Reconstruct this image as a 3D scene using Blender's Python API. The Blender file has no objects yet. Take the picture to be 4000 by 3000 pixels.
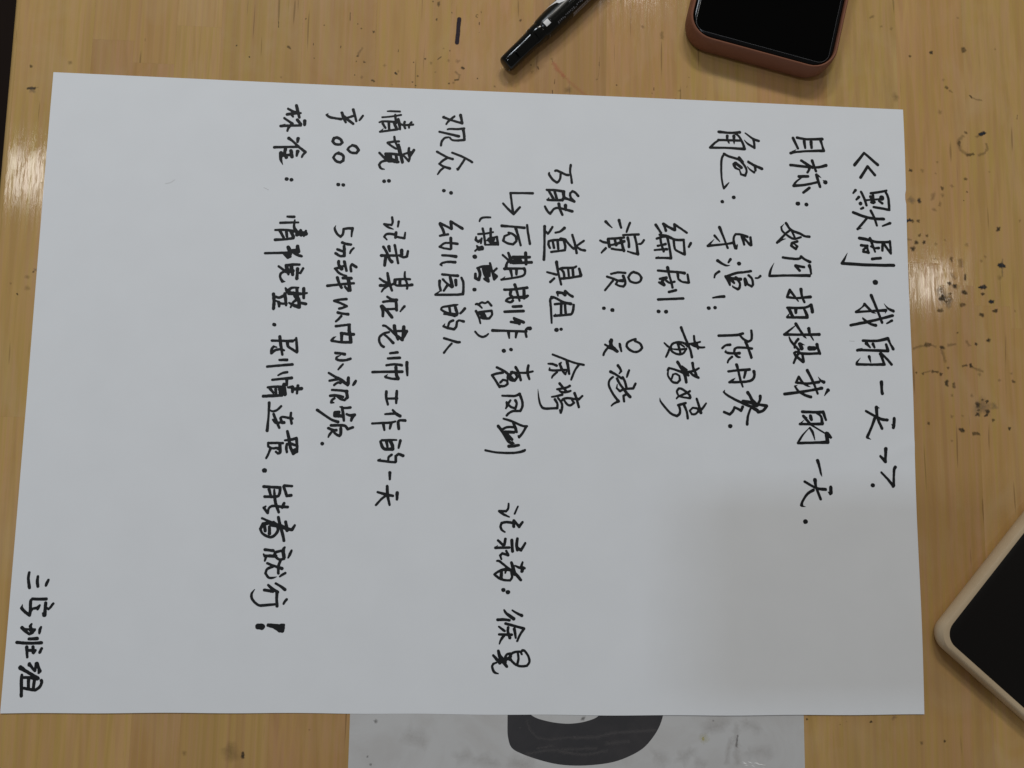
import bpy, bmesh, math, random
from mathutils import Vector, Matrix, noise
R = math.radians
MM = 0.001
scene = bpy.context.scene
col = scene.collection

# ---------------------------------------------------------------- camera
cam_data = bpy.data.cameras.new('camera')
cam = bpy.data.objects.new('camera', cam_data)
col.objects.link(cam)
scene.camera = cam
cam_data.sensor_width = 36.0
cam_data.lens = 3262.28 / 4000 * 36.0
cam_data.clip_start = 0.01
cam_data.clip_end = 50
CAM_ROT = (0.11017, -0.05776, 0.01761)
CAM_LOC = (0.20144, 0.10748, 0.39519)
cam.rotation_euler = CAM_ROT
cam.location = CAM_LOC

# ---------------------------------------------------------------- room light
world = bpy.data.worlds.new('World')
scene.world = world
world.use_nodes = True
bg = world.node_tree.nodes['Background']
bg.inputs['Color'].default_value = (1.0, 0.955, 0.91, 1)
bg.inputs['Strength'].default_value = 0.115

def lamp(name, loc, size, watts, color, shape='DISK', size_y=None, rz=0.0):
    """a ceiling lamp facing straight down"""
    d = bpy.data.lights.new(name, 'AREA')
    d.shape = shape
    d.size = size
    if size_y: d.size_y = size_y
    d.energy = watts
    d.color = color
    o = bpy.data.objects.new(name, d)
    o.location = loc
    o.rotation_euler = (0, 0, rz)
    col.objects.link(o)
    return o

lamp('ceiling_panel_lamp', (-0.905, 0.875, 1.8), 0.28, 1.3, (1.0, 0.95, 0.88), 'RECTANGLE', 0.13)
lamp('ceiling_panel_lamp', (1.475, 0.66, 1.8), 0.10, 0.45, (1.0, 0.94, 0.84), 'RECTANGLE', 0.10)
lamp('ceiling_panel_lamp', (0.665, 1.60, 1.8), 0.16, 3.0, (1.0, 0.95, 0.86), 'RECTANGLE', 0.20)
lamp('ceiling_panel_lamp', (0.28, 1.80, 1.8), 0.36, 11.5, (1.0, 0.95, 0.87), 'RECTANGLE', 0.30)
lamp('ceiling_panel_lamp', (-0.40, 1.80, 1.8), 0.40, 12.5, (0.86, 0.93, 1.0), 'RECTANGLE', 0.30)
lamp('ceiling_spot_lamp', (-0.235, 0.235, 1.8), 0.15, 3.2, (0.74, 0.85, 1.0), 'RECTANGLE', 0.07)
scene.view_settings.view_transform = 'Standard'
scene.view_settings.look = 'None'
scene.view_settings.exposure = 0.33
scene.view_settings.gamma = 1.0

# handwriting traced in tenths of a millimetre on the sheet: x y width(1/100 mm)
INK = {
    'title_line': '3940 2665 158 3991 2730 122 4060 2670 144;3969 2601 151 4007 2660 137 4043 2616 137;3941 2534 143 3929 2519 100;3957 2499 150 3944 2486 107;3964 2466 186 3965 2466 186;3977 2444 136 3966 2439 107;3969 2526 129 3984 2494 129 3995 2458 129;3989 2484 100 4018 2487 100 4072 2493 108;4019 2521 129 4066 2529 129 4100 2538 108;4096 2529 129 4108 2498 129 4111 2439 129;4032 2450 129 4070 2445 129 4111 2438 129;4029 2521 122 4030 2474 186;4017 2503 158 4030 2483 165;4036 2476 143 4021 2474 143;4073 2498 251 4075 2498 251;4059 2482 100 4076 2471 136;3926 2419 143 3980 2400 143 4029 2391 143 4081 2390 150;4016 2431 129 4033 2395 129 4045 2356 114;3994 2390 121 3972 2364 121 3946 2334 128;3946 2333 85 3969 2340 21;4074 2354 86 4113 2370 136;3954 2288 156 3994 2282 157 4043 2271 135 4109 2273 136;4008 2289 142 4021 2252 128 4032 2221 100;4011 2248 100 4028 2240 100 4051 2241 142;4109 2277 128 4111 2248 121 4112 2216 121;4072 2268 128 4069 2229 128;4077 2264 128 4096 2237 128 4112 2214 107;3962 2252 142 3993 2250 128;3993 2250 142 3973 2229 128;3972 2220 135 3999 2216 142;3991 2248 121 3998 2216 121;4016 2184 142 4059 2190 142;3891 2211 21 3874 2177 120 3863 2158 148;3863 2157 155 3990 2153 149 4125 2155 157;4028 2066 248 4030 2066 248;4006 2000 155 4033 1931 127 4057 1865 134;3971 1955 141 4004 1921 120 4016 1913 78 4029 1911 21;3971 1953 120 3954 1935 77 3927 1915 113;3927 1914 127 4004 1921 113 4078 1927 155;4080 1925 106 4074 1911 21;4070 1960 21 4089 1937 106 4116 1924 156;3898 1847 133 3981 1866 148 4052 1884 127 4111 1901 148;3960 1888 35 3963 1881 105 3981 1866 127 4002 1855 127 4025 1850 155;4081 1861 78 4107 1876 134;3958 1772 133 4028 1773 133 4084 1786 162;4084 1786 155 4096 1759 106 4109 1735 162;4074 1756 127 4082 1727 162;3928 1723 133 3953 1725 126 4082 1724 148;3933 1727 105 3955 1735 21;3975 1759 182 3993 1739 84;4008 1756 154 4015 1740 112;4043 1709 147 4053 1685 133 4062 1658 133;4047 1711 133 4074 1686 119 4098 1658 140;4062 1657 147 3996 1654 119 3928 1654 140;3924 1654 140 3926 1666 98 3943 1686 21;3987 1694 147 3990 1680 112 3995 1663 35;4045 1569 175 4045 1535 133 4047 1513 161;4016 1444 181 4019 1395 132 4040 1342 139;4016 1446 118 4031 1441 28;3963 1425 118 4006 1402 125 4040 1387 139 4068 1384 146;4005 1390 153 3988 1347 125 3965 1299 138;3966 1296 118 3983 1288 28;4103 1392 153 4100 1360 146 4097 1348 160;4097 1350 104 4090 1363 49;4056 1244 173 4053 1211 132 4051 1181 145;4052 1182 159 4028 1207 125;4100 1156 159 4094 1144 138 4091 1111 118 4089 1067 138;4030 1129 110 4058 1100 117 4086 1067 159;4086 1064 152 4088 1069 152;3985 1067 193 3986 1067 193',
    'goal_line': '3648 2796 143 3698 2790 122 3777 2794 151;3627 2793 150 3651 2740 121;3684 2779 157 3688 2744 114;3719 2777 165 3721 2746 136;3769 2783 143 3776 2760 107 3783 2733 150;3783 2733 150 3704 2728 121 3643 2721 114 3613 2714 142;3622 2720 107 3642 2734 29;3667 2677 135 3702 2655 143 3723 2643 143;3722 2679 150 3732 2649 128 3741 2625 128;3611 2652 142 3702 2645 135 3755 2646 128 3793 2657 164;3709 2645 157 3705 2630 121 3697 2617 121;3653 2594 156 3699 2597 142;3665 2588 71 3640 2568 99 3625 2548 121;3625 2545 142 3682 2552 128 3750 2569 128;3743 2606 157 3750 2578 142 3760 2545 135;3751 2603 107 3767 2591 21;3787 2569 207 3788 2569 207;3776 2579 36 3784 2574 86;3705 2537 142 3674 2512 128;3644 2454 205 3646 2454 205;3688 2451 191 3689 2451 191;3583 2352 134 3607 2319 127 3653 2301 127 3677 2289 120 3700 2287 134;3573 2348 21 3558 2331 92 3563 2312 106 3582 2295 106 3607 2278 120 3628 2274 113 3656 2283 113;3609 2319 120 3618 2298 106 3626 2280 106;3606 2320 120 3579 2297 113 3536 2251 126;3545 2256 105 3561 2267 91 3580 2272 28;3638 2261 134 3611 2252 120 3607 2238 127 3630 2222 127 3637 2235 127 3624 2247 84 3613 2248 84;3564 2177 126 3619 2172 126 3647 2174 126 3656 2184 155;3656 2184 141 3675 2171 120 3700 2159 155;3697 2140 169 3702 2121 126 3705 2100 105;3519 2148 21 3502 2114 105 3495 2085 133;3495 2082 133 3585 2087 119 3696 2090 161;3670 2132 126 3627 2138 140;3627 2136 140 3647 2114 140;3596 2014 154 3582 1981 119;3596 2013 140 3615 1989 119 3637 1960 70;3582 1979 133 3629 1975 112 3699 1983 154;3652 2020 161 3657 1983 119 3668 1956 119;3582 1925 132 3666 1928 119 3701 1943 140;3702 1943 154 3707 1909 175;3589 1922 174 3608 1881 153;3624 1923 174 3624 1902 139;3666 1921 126 3679 1893 161 3681 1883 154;3580 1878 118 3616 1878 125 3681 1880 147;3580 1880 104 3590 1894 49;3623 1846 160 3641 1818 125 3662 1788 118 3674 1776 35;3621 1838 42 3599 1820 90 3571 1797 125;3565 1792 146 3650 1793 118 3739 1797 153;3687 1824 174 3692 1799 118 3709 1768 63;3588 1780 69 3598 1758 125 3621 1732 125 3635 1718 118;3633 1771 132 3617 1749 118 3614 1728 104;3641 1746 194 3650 1725 187;3646 1748 118 3666 1742 21;3689 1727 229 3713 1727 209;3726 1747 160 3731 1728 139 3740 1702 139;3739 1704 125 3690 1700 125 3648 1700 139;3648 1700 139 3621 1708 104 3612 1702 118 3620 1685 139 3636 1701 118 3633 1718 125;3622 1684 132 3608 1652 104;3622 1685 132 3655 1660 153;3653 1698 125 3657 1661 139;3675 1618 152 3704 1559 125 3724 1505 111;3632 1585 124 3619 1559 110;3632 1584 131 3652 1556 117 3673 1543 97 3689 1537 21;3618 1557 124 3673 1553 118 3732 1562 145;3728 1588 21 3741 1570 104 3756 1562 173;3560 1499 145 3651 1513 131 3717 1526 131 3745 1532 159;3624 1544 28 3612 1538 97 3631 1513 124 3665 1495 131 3690 1488 145;3776 1523 180 3767 1510 111 3757 1495 35;3646 1415 145 3701 1414 131 3749 1415 152;3749 1416 159 3762 1378 117;3718 1410 117 3738 1394 117 3744 1360 165;3744 1358 145 3682 1356 131 3633 1355 124;3633 1355 96 3654 1375 21;3686 1395 165 3690 1378 151;3684 1391 90 3679 1382 28;3651 1394 144 3682 1359 117 3699 1346 89 3757 1312 76;3652 1394 117 3671 1386 21;3767 1310 207 3784 1294 138;3763 1312 179 3768 1270 179;3768 1270 158 3692 1266 124 3622 1263 130;3621 1263 116 3645 1301 89 3678 1337 41;3682 1337 110 3695 1315 124 3705 1280 48;3716 1180 164 3725 1149 123 3731 1119 96 3736 1104 21;3701 1088 178 3706 1052 123 3727 997 130;3650 1079 116 3707 1049 123 3752 1043 150;3692 1039 143 3662 1020 123 3638 985 116 3633 967 156;3634 963 102 3652 959 20;3778 1054 157 3778 1027 171;3775 1022 123 3765 1031 48;3649 889 204 3651 889 204',
    'role_line': '3249 2810 148 3305 2807 120 3355 2812 149;3333 2804 113 3351 2790 113 3370 2755 127 3378 2728 142;3378 2726 156 3294 2728 113 3204 2726 127;3204 2727 127 3227 2751 113 3246 2765 113;3246 2768 127 3291 2768 120 3361 2769 127;3291 2790 156 3292 2770 106 3300 2754 78;3325 2791 163 3325 2768 127 3326 2750 42;3383 2809 71 3422 2781 121 3450 2771 142;3423 2779 121 3428 2757 121 3428 2734 128;3377 2773 35 3396 2753 106 3430 2734 113;3274 2697 134 3297 2685 120 3346 2671 127 3363 2657 120 3381 2633 113 3387 2612 113 3380 2588 120 3359 2594 113 3352 2614 71;3350 2680 141 3367 2658 148;3361 2629 155 3332 2651 155 3323 2645 155 3331 2627 127 3352 2617 85;3274 2695 120 3262 2671 113 3259 2628 113 3260 2578 98 3265 2542 98 3271 2518 105;3271 2518 105 3284 2534 105 3297 2549 49;3396 2662 106 3423 2645 120 3465 2627 149;3397 2659 134 3427 2640 127 3432 2617 127;3391 2636 42 3405 2620 92 3426 2606 113;3320 2474 183 3321 2474 183;3262 2450 168 3263 2450 168;3247 2319 160 3262 2282 119 3279 2237 111 3287 2216 118;3222 2276 125 3236 2260 104 3248 2246 49;3220 2258 21 3202 2238 90 3188 2223 118;3188 2223 139 3275 2235 104 3317 2243 140;3326 2217 160 3319 2242 133 3318 2270 105 3328 2287 112 3353 2286 119 3386 2276 140;3335 2233 70 3331 2214 105;3360 2278 161 3370 2236 119;3367 2272 105 3398 2237 126 3406 2234 119;3402 2273 126 3405 2236 133;3236 2150 160 3260 2135 118 3281 2127 97 3298 2129 21;3300 2159 139 3290 2143 97;3342 2139 188 3344 2139 188;3243 2096 132 3224 2081 111 3219 2065 90;3402 2103 125 3364 2096 118 3329 2091 125 3277 2072 125;3275 2072 139 3291 2048 153 3296 2031 118;3294 2063 173 3305 2056 173 3317 2041 118;3326 2067 160 3336 2059 153;3294 2066 139 3322 2062 153 3350 2061 160;3336 2057 139 3346 2040 118 3344 2019 125 3335 2010 125 3313 2021 90 3310 2026 62;3390 2081 125 3406 2066 118 3411 2038 125 3405 2026 118 3384 2037 118;3371 2061 153 3374 2032 125;3372 2063 153 3384 2037 118;3449 2080 125 3437 2070 98 3425 2069 91;3266 1972 152 3238 1969 117 3211 1964 83;3189 1912 179 3191 1912 179;3221 1915 166 3222 1915 166;3238 1777 131 3289 1780 124 3330 1783 131 3358 1791 131;3342 1783 103 3361 1763 117 3385 1752 117 3399 1761 117 3402 1782 124 3400 1806 124;3371 1750 152 3385 1716 131 3398 1674 138;3402 1718 124 3371 1721 117 3330 1721 117 3316 1713 117 3315 1694 117 3329 1677 131 3342 1674 82;3294 1734 138 3271 1730 110 3255 1716 110;3273 1706 55 3271 1698 110 3285 1693 130 3315 1692 117 3340 1694 144;3303 1675 117 3286 1659 103 3281 1646 89;3325 1636 158 3333 1606 123 3343 1562 116 3354 1530 89;3284 1603 116 3328 1609 117 3388 1615 144;3369 1607 151 3366 1593 124 3361 1574 110;3410 1606 158 3412 1584 124 3398 1563 130 3362 1554 123 3288 1550 116;3288 1550 103 3304 1561 103 3318 1572 21;3265 1511 41 3260 1502 96 3279 1486 109 3323 1463 123 3367 1444 137 3398 1433 137;3378 1502 164 3388 1488 144 3400 1465 151 3425 1442 157;3354 1459 157 3388 1455 151 3422 1437 116;3398 1433 171 3425 1415 171;3439 1486 158 3438 1469 130 3429 1449 123;3429 1445 123 3470 1440 151;3471 1438 137 3452 1416 137 3428 1408 137 3415 1422 137;3391 1424 103 3378 1390 116 3373 1348 136;3352 1432 143 3344 1413 130 3331 1421 116 3312 1429 116 3303 1409 130 3288 1394 123 3261 1405 129;3289 1338 190 3291 1338 190',
    'writer_line': '2929 2320 152 2943 2299 124 2955 2280 124;2967 2326 152 2974 2309 118 2979 2293 145;2967 2326 152 2994 2311 125 3022 2298 152;3024 2298 139 3022 2326 132 3050 2308 111 3083 2286 118;2948 2271 117 2987 2264 145 3025 2249 125 3067 2249 139;2934 2251 124 2963 2261 117 2991 2264 138;3067 2249 118 3070 2212 118 3072 2177 138;3072 2176 131 3042 2189 111 3025 2200 117 3020 2221 118 3018 2244 131;3103 2234 132 3093 2215 118;2987 2255 138 2996 2213 117 3004 2158 138;3004 2155 138 2966 2155 110 2932 2154 117;2942 2159 69 2930 2152 83;2951 2257 124 2956 2226 117 2968 2188 124;2939 2215 124 2956 2219 104 2977 2225 138;2923 2193 103 2956 2197 110 2984 2199 138;2987 2108 158 2995 2070 117 3005 2036 117 3011 2009 124;2939 2091 117 2994 2088 124 3042 2086 124 3071 2082 152;3037 2077 152 3040 2054 117 3045 2048 117 3062 2038 103 3092 2036 131;3086 2075 117 3092 2037 131;2980 2056 165 2949 2050 124;2973 2056 124 2959 2035 151 2969 2021 165;2945 2032 117 2968 2019 124;2980 2042 117 2997 2032 117 3021 2038 117;3028 1996 131 2993 1986 124;2940 1947 130 2997 1951 117 3064 1956 131;2941 1888 171 2943 1888 171;2978 1888 185 2980 1888 185;3053 1812 144 3064 1783 116 3081 1742 123 3098 1702 116 3105 1668 130;3116 1772 110 3119 1747 116 3129 1730 151 3136 1710 103;3146 1744 96 3126 1738 103 3095 1732 123 3081 1729 171;3167 1718 96 3143 1717 116 3115 1726 137 3102 1731 103;3086 1725 205 3068 1735 116 3044 1740 116 3016 1734 116 3003 1720 109 3004 1699 116 3020 1686 109 3043 1680 116 3064 1687 102 3078 1708 96;2970 1734 82 2986 1719 109 3006 1706 116;2994 1703 109 2986 1682 109 2978 1666 95;3037 1731 137 3044 1707 116 3050 1684 116;3047 1731 96 3068 1718 82;3013 1705 68 3040 1704 102 3078 1708 116;3035 1642 150 3053 1612 129 3070 1579 150 3077 1545 136;3053 1616 82 3070 1603 82 3087 1588 89;3108 1639 143 3111 1617 123 3115 1604 150;3139 1615 96 3115 1602 123 3080 1593 123 3067 1589 136;3094 1597 95 3111 1580 123 3136 1569 129;3121 1594 136 3128 1577 116;3057 1623 82 3081 1605 82;3080 1586 150 3087 1579 123;2987 1601 122 2992 1612 109 3019 1606 109 3060 1592 136;2989 1601 82 2987 1577 95 2999 1557 102 3012 1544 115 3033 1541 115 3046 1555 116 3043 1575 102 3026 1585 95 3012 1581 95 3006 1561 95;3029 1465 81 3039 1475 102 3073 1491 115 3094 1502 115;3095 1472 149 3093 1482 115 3077 1498 115 3053 1513 115 3039 1513 115 3031 1500 109 3036 1484 95 3049 1474 88 3095 1468 109;2948 1467 20 2951 1450 88 2975 1419 108 3002 1392 115 3029 1381 128 3042 1390 129 3046 1410 115 3039 1434 129;3037 1433 129 3073 1444 122;3064 1437 136 3078 1404 115 3083 1371 122;3127 1466 115 3137 1436 122 3147 1399 149;3173 1445 88 3154 1419 122 3137 1407 170;3134 1405 102 3120 1392 108 3103 1391 102 3093 1408 95 3107 1422 95 3127 1420 109 3137 1412 136',
    'actor_line': '2681 2328 151 2696 2313 110 2712 2299 62;2747 2337 158 2751 2321 131 2757 2300 117;2801 2326 117 2791 2301 117 2784 2279 96;2767 2263 110 2803 2266 117 2844 2269 124;2824 2260 124 2834 2218 124 2840 2170 151;2840 2170 137 2817 2174 110 2790 2182 89;2790 2250 144 2795 2228 131 2796 2205 137;2870 2241 117 2857 2223 110 2846 2221 103;2693 2238 151 2700 2203 151;2693 2243 117 2731 2245 124 2772 2251 117;2654 2232 110 2669 2225 116 2690 2221 123;2682 2194 130 2671 2183 116 2661 2171 89;2700 2210 103 2731 2217 123 2772 2232 151;2726 2239 123 2733 2212 151;2755 2244 158 2762 2216 137 2771 2185 151;2771 2187 123 2738 2189 110 2711 2193 116;2708 2067 102 2739 2075 116 2762 2075 109 2778 2074 123;2689 2053 116 2722 2043 116 2742 2035 123 2766 2036 171;2768 2058 150 2776 2039 130 2778 2019 123 2769 2006 116 2749 2009 109 2732 2017 109 2740 2031 96;2718 2034 116 2701 2013 109 2679 1985 102;2819 2080 137 2845 2071 116 2858 2052 123 2851 2035 116 2831 2026 116 2804 2033 116 2793 2052 116 2804 2071 116 2819 2080 123;2673 1896 163 2675 1896 163;2715 1888 183 2717 1888 183;2711 1741 169 2709 1724 169 2713 1708 203 2730 1694 169 2740 1687 149;2681 1718 108 2696 1710 108;2696 1706 101 2679 1682 108 2673 1667 108;2706 1734 156 2716 1700 155;2703 1706 189 2726 1700 169;2752 1723 122 2755 1708 129 2760 1688 101;2830 1749 109 2808 1742 109 2789 1729 115 2786 1712 122 2801 1696 122 2825 1686 115 2848 1692 115 2861 1707 122 2852 1727 115 2826 1740 115;2744 1618 142 2755 1603 115 2759 1590 115 2750 1579 67;2798 1596 108 2791 1577 115 2787 1563 81;2708 1587 148 2734 1574 115 2761 1556 121;2720 1562 101 2703 1545 108 2700 1521 114 2714 1491 114 2734 1461 121 2746 1447 148;2748 1445 134 2727 1435 101 2713 1423 80;2767 1561 128 2778 1540 121 2786 1510 121;2740 1554 135 2751 1532 114 2771 1506 121 2791 1480 148 2803 1468 148;2741 1527 47 2738 1508 94 2754 1494 114 2774 1504 114 2798 1507 115 2818 1509 121 2829 1532 121;2783 1479 114 2771 1472 114 2774 1446 121',
    'props_line': '2506 2609 124 2503 2578 110 2509 2543 110 2512 2518 117;2429 2576 117 2437 2578 124 2462 2568 124 2481 2559 124 2494 2557 131;2456 2564 117 2455 2541 110 2448 2525 117 2438 2517 123 2417 2532 123 2400 2555 123 2400 2565 89;2389 2478 116 2428 2478 123 2473 2473 137;2475 2473 117 2475 2450 116 2484 2436 123;2469 2471 151 2473 2443 151 2466 2429 151;2466 2429 123 2422 2427 130 2393 2428 116;2393 2428 82 2400 2438 55;2399 2474 123 2422 2434 137;2428 2473 137 2439 2431 137;2483 2439 123 2525 2424 130;2525 2424 137 2507 2444 123 2504 2465 110 2516 2476 117 2531 2468 124 2544 2453 130;2381 2394 109 2392 2373 123 2407 2358 123 2418 2374 116 2429 2385 116 2450 2389 123 2477 2383 123 2515 2374 151;2449 2409 157 2455 2383 137 2467 2355 123;2482 2403 171 2483 2380 123;2381 2294 143 2381 2233 115 2381 2164 122 2379 2128 142;2387 2268 102 2397 2257 109 2410 2276 116 2419 2292 109;2478 2289 150 2458 2271 116 2434 2264 102;2460 2234 150 2482 2230 157;2472 2230 123 2424 2226 122 2402 2220 116 2401 2203 122 2408 2187 115;2421 2221 122 2428 2188 129;2445 2222 129 2449 2184 122;2475 2228 136 2483 2199 123 2481 2178 122 2452 2173 109 2415 2167 122;2486 2227 116 2506 2203 116 2524 2187 123;2517 2255 123 2530 2211 123 2539 2166 129;2574 2228 109 2554 2213 109 2537 2200 109;2541 2197 102 2558 2184 116 2580 2180 123;2441 2118 156 2449 2071 122 2465 2007 115;2396 2066 101 2425 2059 115 2442 2055 122;2431 2036 115 2412 2018 128;2538 2099 102 2523 2092 122 2472 2089 122 2455 2083 115;2462 2083 115 2476 2068 122 2480 2041 122;2498 2086 115 2502 2052 115;2520 2090 136 2524 2049 129;2552 2088 122 2561 2057 150;2561 2052 122 2503 2041 122 2466 2036 122;2450 1950 68 2447 1967 149 2470 1965 135 2484 1955 135;2485 1975 135 2484 1957 169;2485 1975 129 2504 1959 122 2521 1949 135;2418 1944 121 2437 1940 121 2478 1920 122 2513 1913 155;2422 1939 135 2413 1929 121 2417 1881 115 2421 1817 101;2435 1909 115 2478 1915 122;2466 1913 135 2466 1859 128;2484 1914 128 2488 1868 128;2527 1908 122 2524 1881 128 2519 1867 122 2505 1860 121 2434 1852 121;2434 1853 88 2439 1861 47;2444 1783 195 2446 1783 195;2466 1787 148 2468 1787 148;2428 1663 107 2467 1649 107 2507 1634 101 2548 1622 107 2578 1617 114;2555 1617 114 2538 1593 107 2525 1563 107 2518 1544 100;2497 1633 148 2504 1599 134 2508 1572 121;2469 1625 80 2462 1618 127 2474 1592 134 2486 1572 114;2414 1597 80 2413 1588 100 2441 1586 114 2481 1590 107 2494 1590 121;2490 1569 100 2495 1582 80;2407 1618 87 2427 1617 114 2447 1610 134;2451 1578 80 2441 1571 114 2430 1560 100 2425 1550 80;2463 1524 134 2479 1505 120 2496 1488 114;2512 1514 120 2495 1505 114 2452 1496 113;2459 1493 80 2472 1483 113 2496 1484 114 2516 1490 100;2476 1471 120 2452 1464 107 2426 1459 87;2456 1454 100 2473 1431 113 2476 1411 120 2470 1385 120 2464 1398 67;2473 1441 100 2483 1451 113 2503 1455 113 2536 1451 114;2483 1448 100 2500 1425 113 2516 1421 113 2533 1433 113 2523 1446 100;2535 1479 134 2546 1449 120 2556 1413 120;2573 1467 100 2556 1450 114 2543 1456 120;2441 1447 133 2453 1427 113 2453 1406 120 2427 1404 113 2390 1403 120 2373 1419 106 2364 1452 86 2359 1495 20',
    'post_production_line': '2320 2458 130 2267 2457 109 2211 2455 122;2211 2455 122 2217 2413 109 2224 2366 129;2176 2401 109 2201 2374 115 2228 2350 129 2258 2385 116;2172 2289 149 2219 2287 115 2282 2283 142;2295 2297 115 2301 2252 115 2310 2204 129;2240 2278 149 2254 2236 115 2265 2195 115;2205 2256 108 2223 2251 115 2241 2236 129 2244 2215 115 2228 2199 122 2201 2203 115 2180 2215 122 2186 2238 108 2210 2249 101;2179 2144 108 2202 2124 108 2219 2107 135;2206 2155 121 2219 2121 169 2202 2107 121 2196 2086 148;2229 2134 169 2310 2138 135;2233 2111 236 2263 2116 223;2242 2129 202 2263 2130 169;2243 2106 121 2319 2112 149;2290 2158 156 2293 2103 149;2189 2076 148 2243 2079 121 2284 2080 121;2284 2080 148 2289 2062 121 2277 2044 115 2231 2032 108 2175 2022 114;2180 2024 101 2192 2037 34;2218 2073 155 2225 2041 101;2247 2074 148 2247 2050 121;2240 1999 155 2248 1975 134 2264 1921 107;2190 1973 127 2235 1976 121 2300 1986 141;2222 1968 148 2219 1950 148 2232 1934 148;2285 1970 155 2286 1935 155;2303 1946 135 2286 1939 168 2232 1936 121 2206 1928 114 2199 1918 114 2219 1912 121 2232 1920 134;2233 1891 134 2273 1894 141;2193 1865 127 2284 1871 141;2239 1835 120 2285 1816 154;2224 1816 120 2261 1812 147;2241 1832 147 2265 1809 154;2317 1787 188 2305 1786 154 2295 1773 114 2300 1746 120;2137 1772 147 2208 1772 113 2299 1771 127;2214 1764 154 2218 1737 80;2252 1765 154 2249 1741 100;2192 1675 186 2194 1675 186;2226 1682 160 2228 1682 160;2161 1594 119 2193 1579 119 2217 1562 133 2237 1540 146;2217 1559 166 2217 1546 186;2236 1573 133 2217 1552 133 2227 1536 119 2247 1533 133 2260 1550 120 2250 1570 133 2230 1573 120;2251 1597 133 2266 1570 126 2276 1536 126;2312 1607 120 2308 1575 133 2317 1542 113;2333 1579 100 2306 1572 107 2276 1571 100 2263 1570 120;2190 1570 133 2160 1564 119 2139 1556 119 2161 1524 113 2176 1501 132;2176 1505 132 2198 1505 113 2214 1516 113 2212 1532 113 2191 1535 106 2179 1522 113;2189 1459 93 2219 1459 113 2252 1460 119 2273 1470 126;2273 1467 133 2285 1434 119 2286 1408 119 2276 1388 119 2243 1387 119 2223 1377 112 2212 1365 106;2252 1438 132 2259 1424 119 2253 1400 119 2233 1406 112 2216 1419 119;2229 1438 99 2219 1423 119 2208 1399 86;2211 1428 112 2213 1409 119;2198 1350 99 2241 1337 112 2287 1318 112 2310 1317 99;2307 1316 119 2288 1282 112 2273 1264 125 2270 1269 99;2244 1331 112 2254 1308 145 2261 1288 119;2173 1314 145 2195 1287 145 2222 1245 145 2242 1232 118;2195 1300 112 2215 1310 112 2251 1311 119;2205 1287 151 2248 1287 145;2212 1274 217 2239 1252 145;2242 1239 99 2252 1233 33;2225 1220 151 2249 1222 145 2272 1226 119;2115 1199 105 2158 1191 98 2217 1188 112 2263 1191 112 2294 1199 132 2302 1204 99',
    'bracket_note': '2115 2329 101 2087 2328 108 2070 2322 115 2063 2308 88;2079 2272 121 2087 2238 115 2093 2193 114;2118 2273 122 2119 2232 128;2130 2256 94 2095 2248 101 2058 2244 108;2149 2233 121 2155 2195 121;2129 2222 236 2112 2218 202 2130 2201 202 2147 2202 135;2093 2191 81 2153 2197 135;2102 2214 101 2122 2225 101 2146 2233 101;2048 2229 94 2047 2215 135 2059 2206 135 2072 2216 114;2075 2223 101 2072 2199 101;2053 2185 94 2063 2171 202 2076 2175 235;2045 2160 94 2056 2171 101;2043 2131 201 2045 2131 201;2118 2101 114 2126 2073 114 2140 2022 121;2151 2076 114 2136 2060 114 2133 2050 121;2136 2046 168 2151 2038 148 2142 2024 114;2112 2087 121 2082 2084 114 2057 2075 107;2062 2073 147 2071 2048 147 2066 2017 114;2049 2047 121 2049 2026 147 2066 2018 147 2071 2041 134;2087 2076 168 2096 2048 201 2112 2018 134;2092 2079 201 2112 2073 201 2116 2039 134;2093 2023 134 2113 2011 121;2045 1969 180 2047 1969 180;2054 1897 100 2064 1898 120 2084 1880 80;2066 1895 113 2082 1907 113 2099 1904 100 2112 1912 100 2129 1893 114;2056 1864 133 2070 1834 107 2078 1805 87;2070 1859 120 2130 1868 120;2130 1868 120 2133 1849 113 2120 1830 113 2097 1830 133 2080 1834 133;2073 1858 113 2087 1838 133;2090 1858 133 2100 1838 147;2054 1764 100 2069 1748 106 2089 1739 113 2106 1745 106 2117 1755 80',
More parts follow.
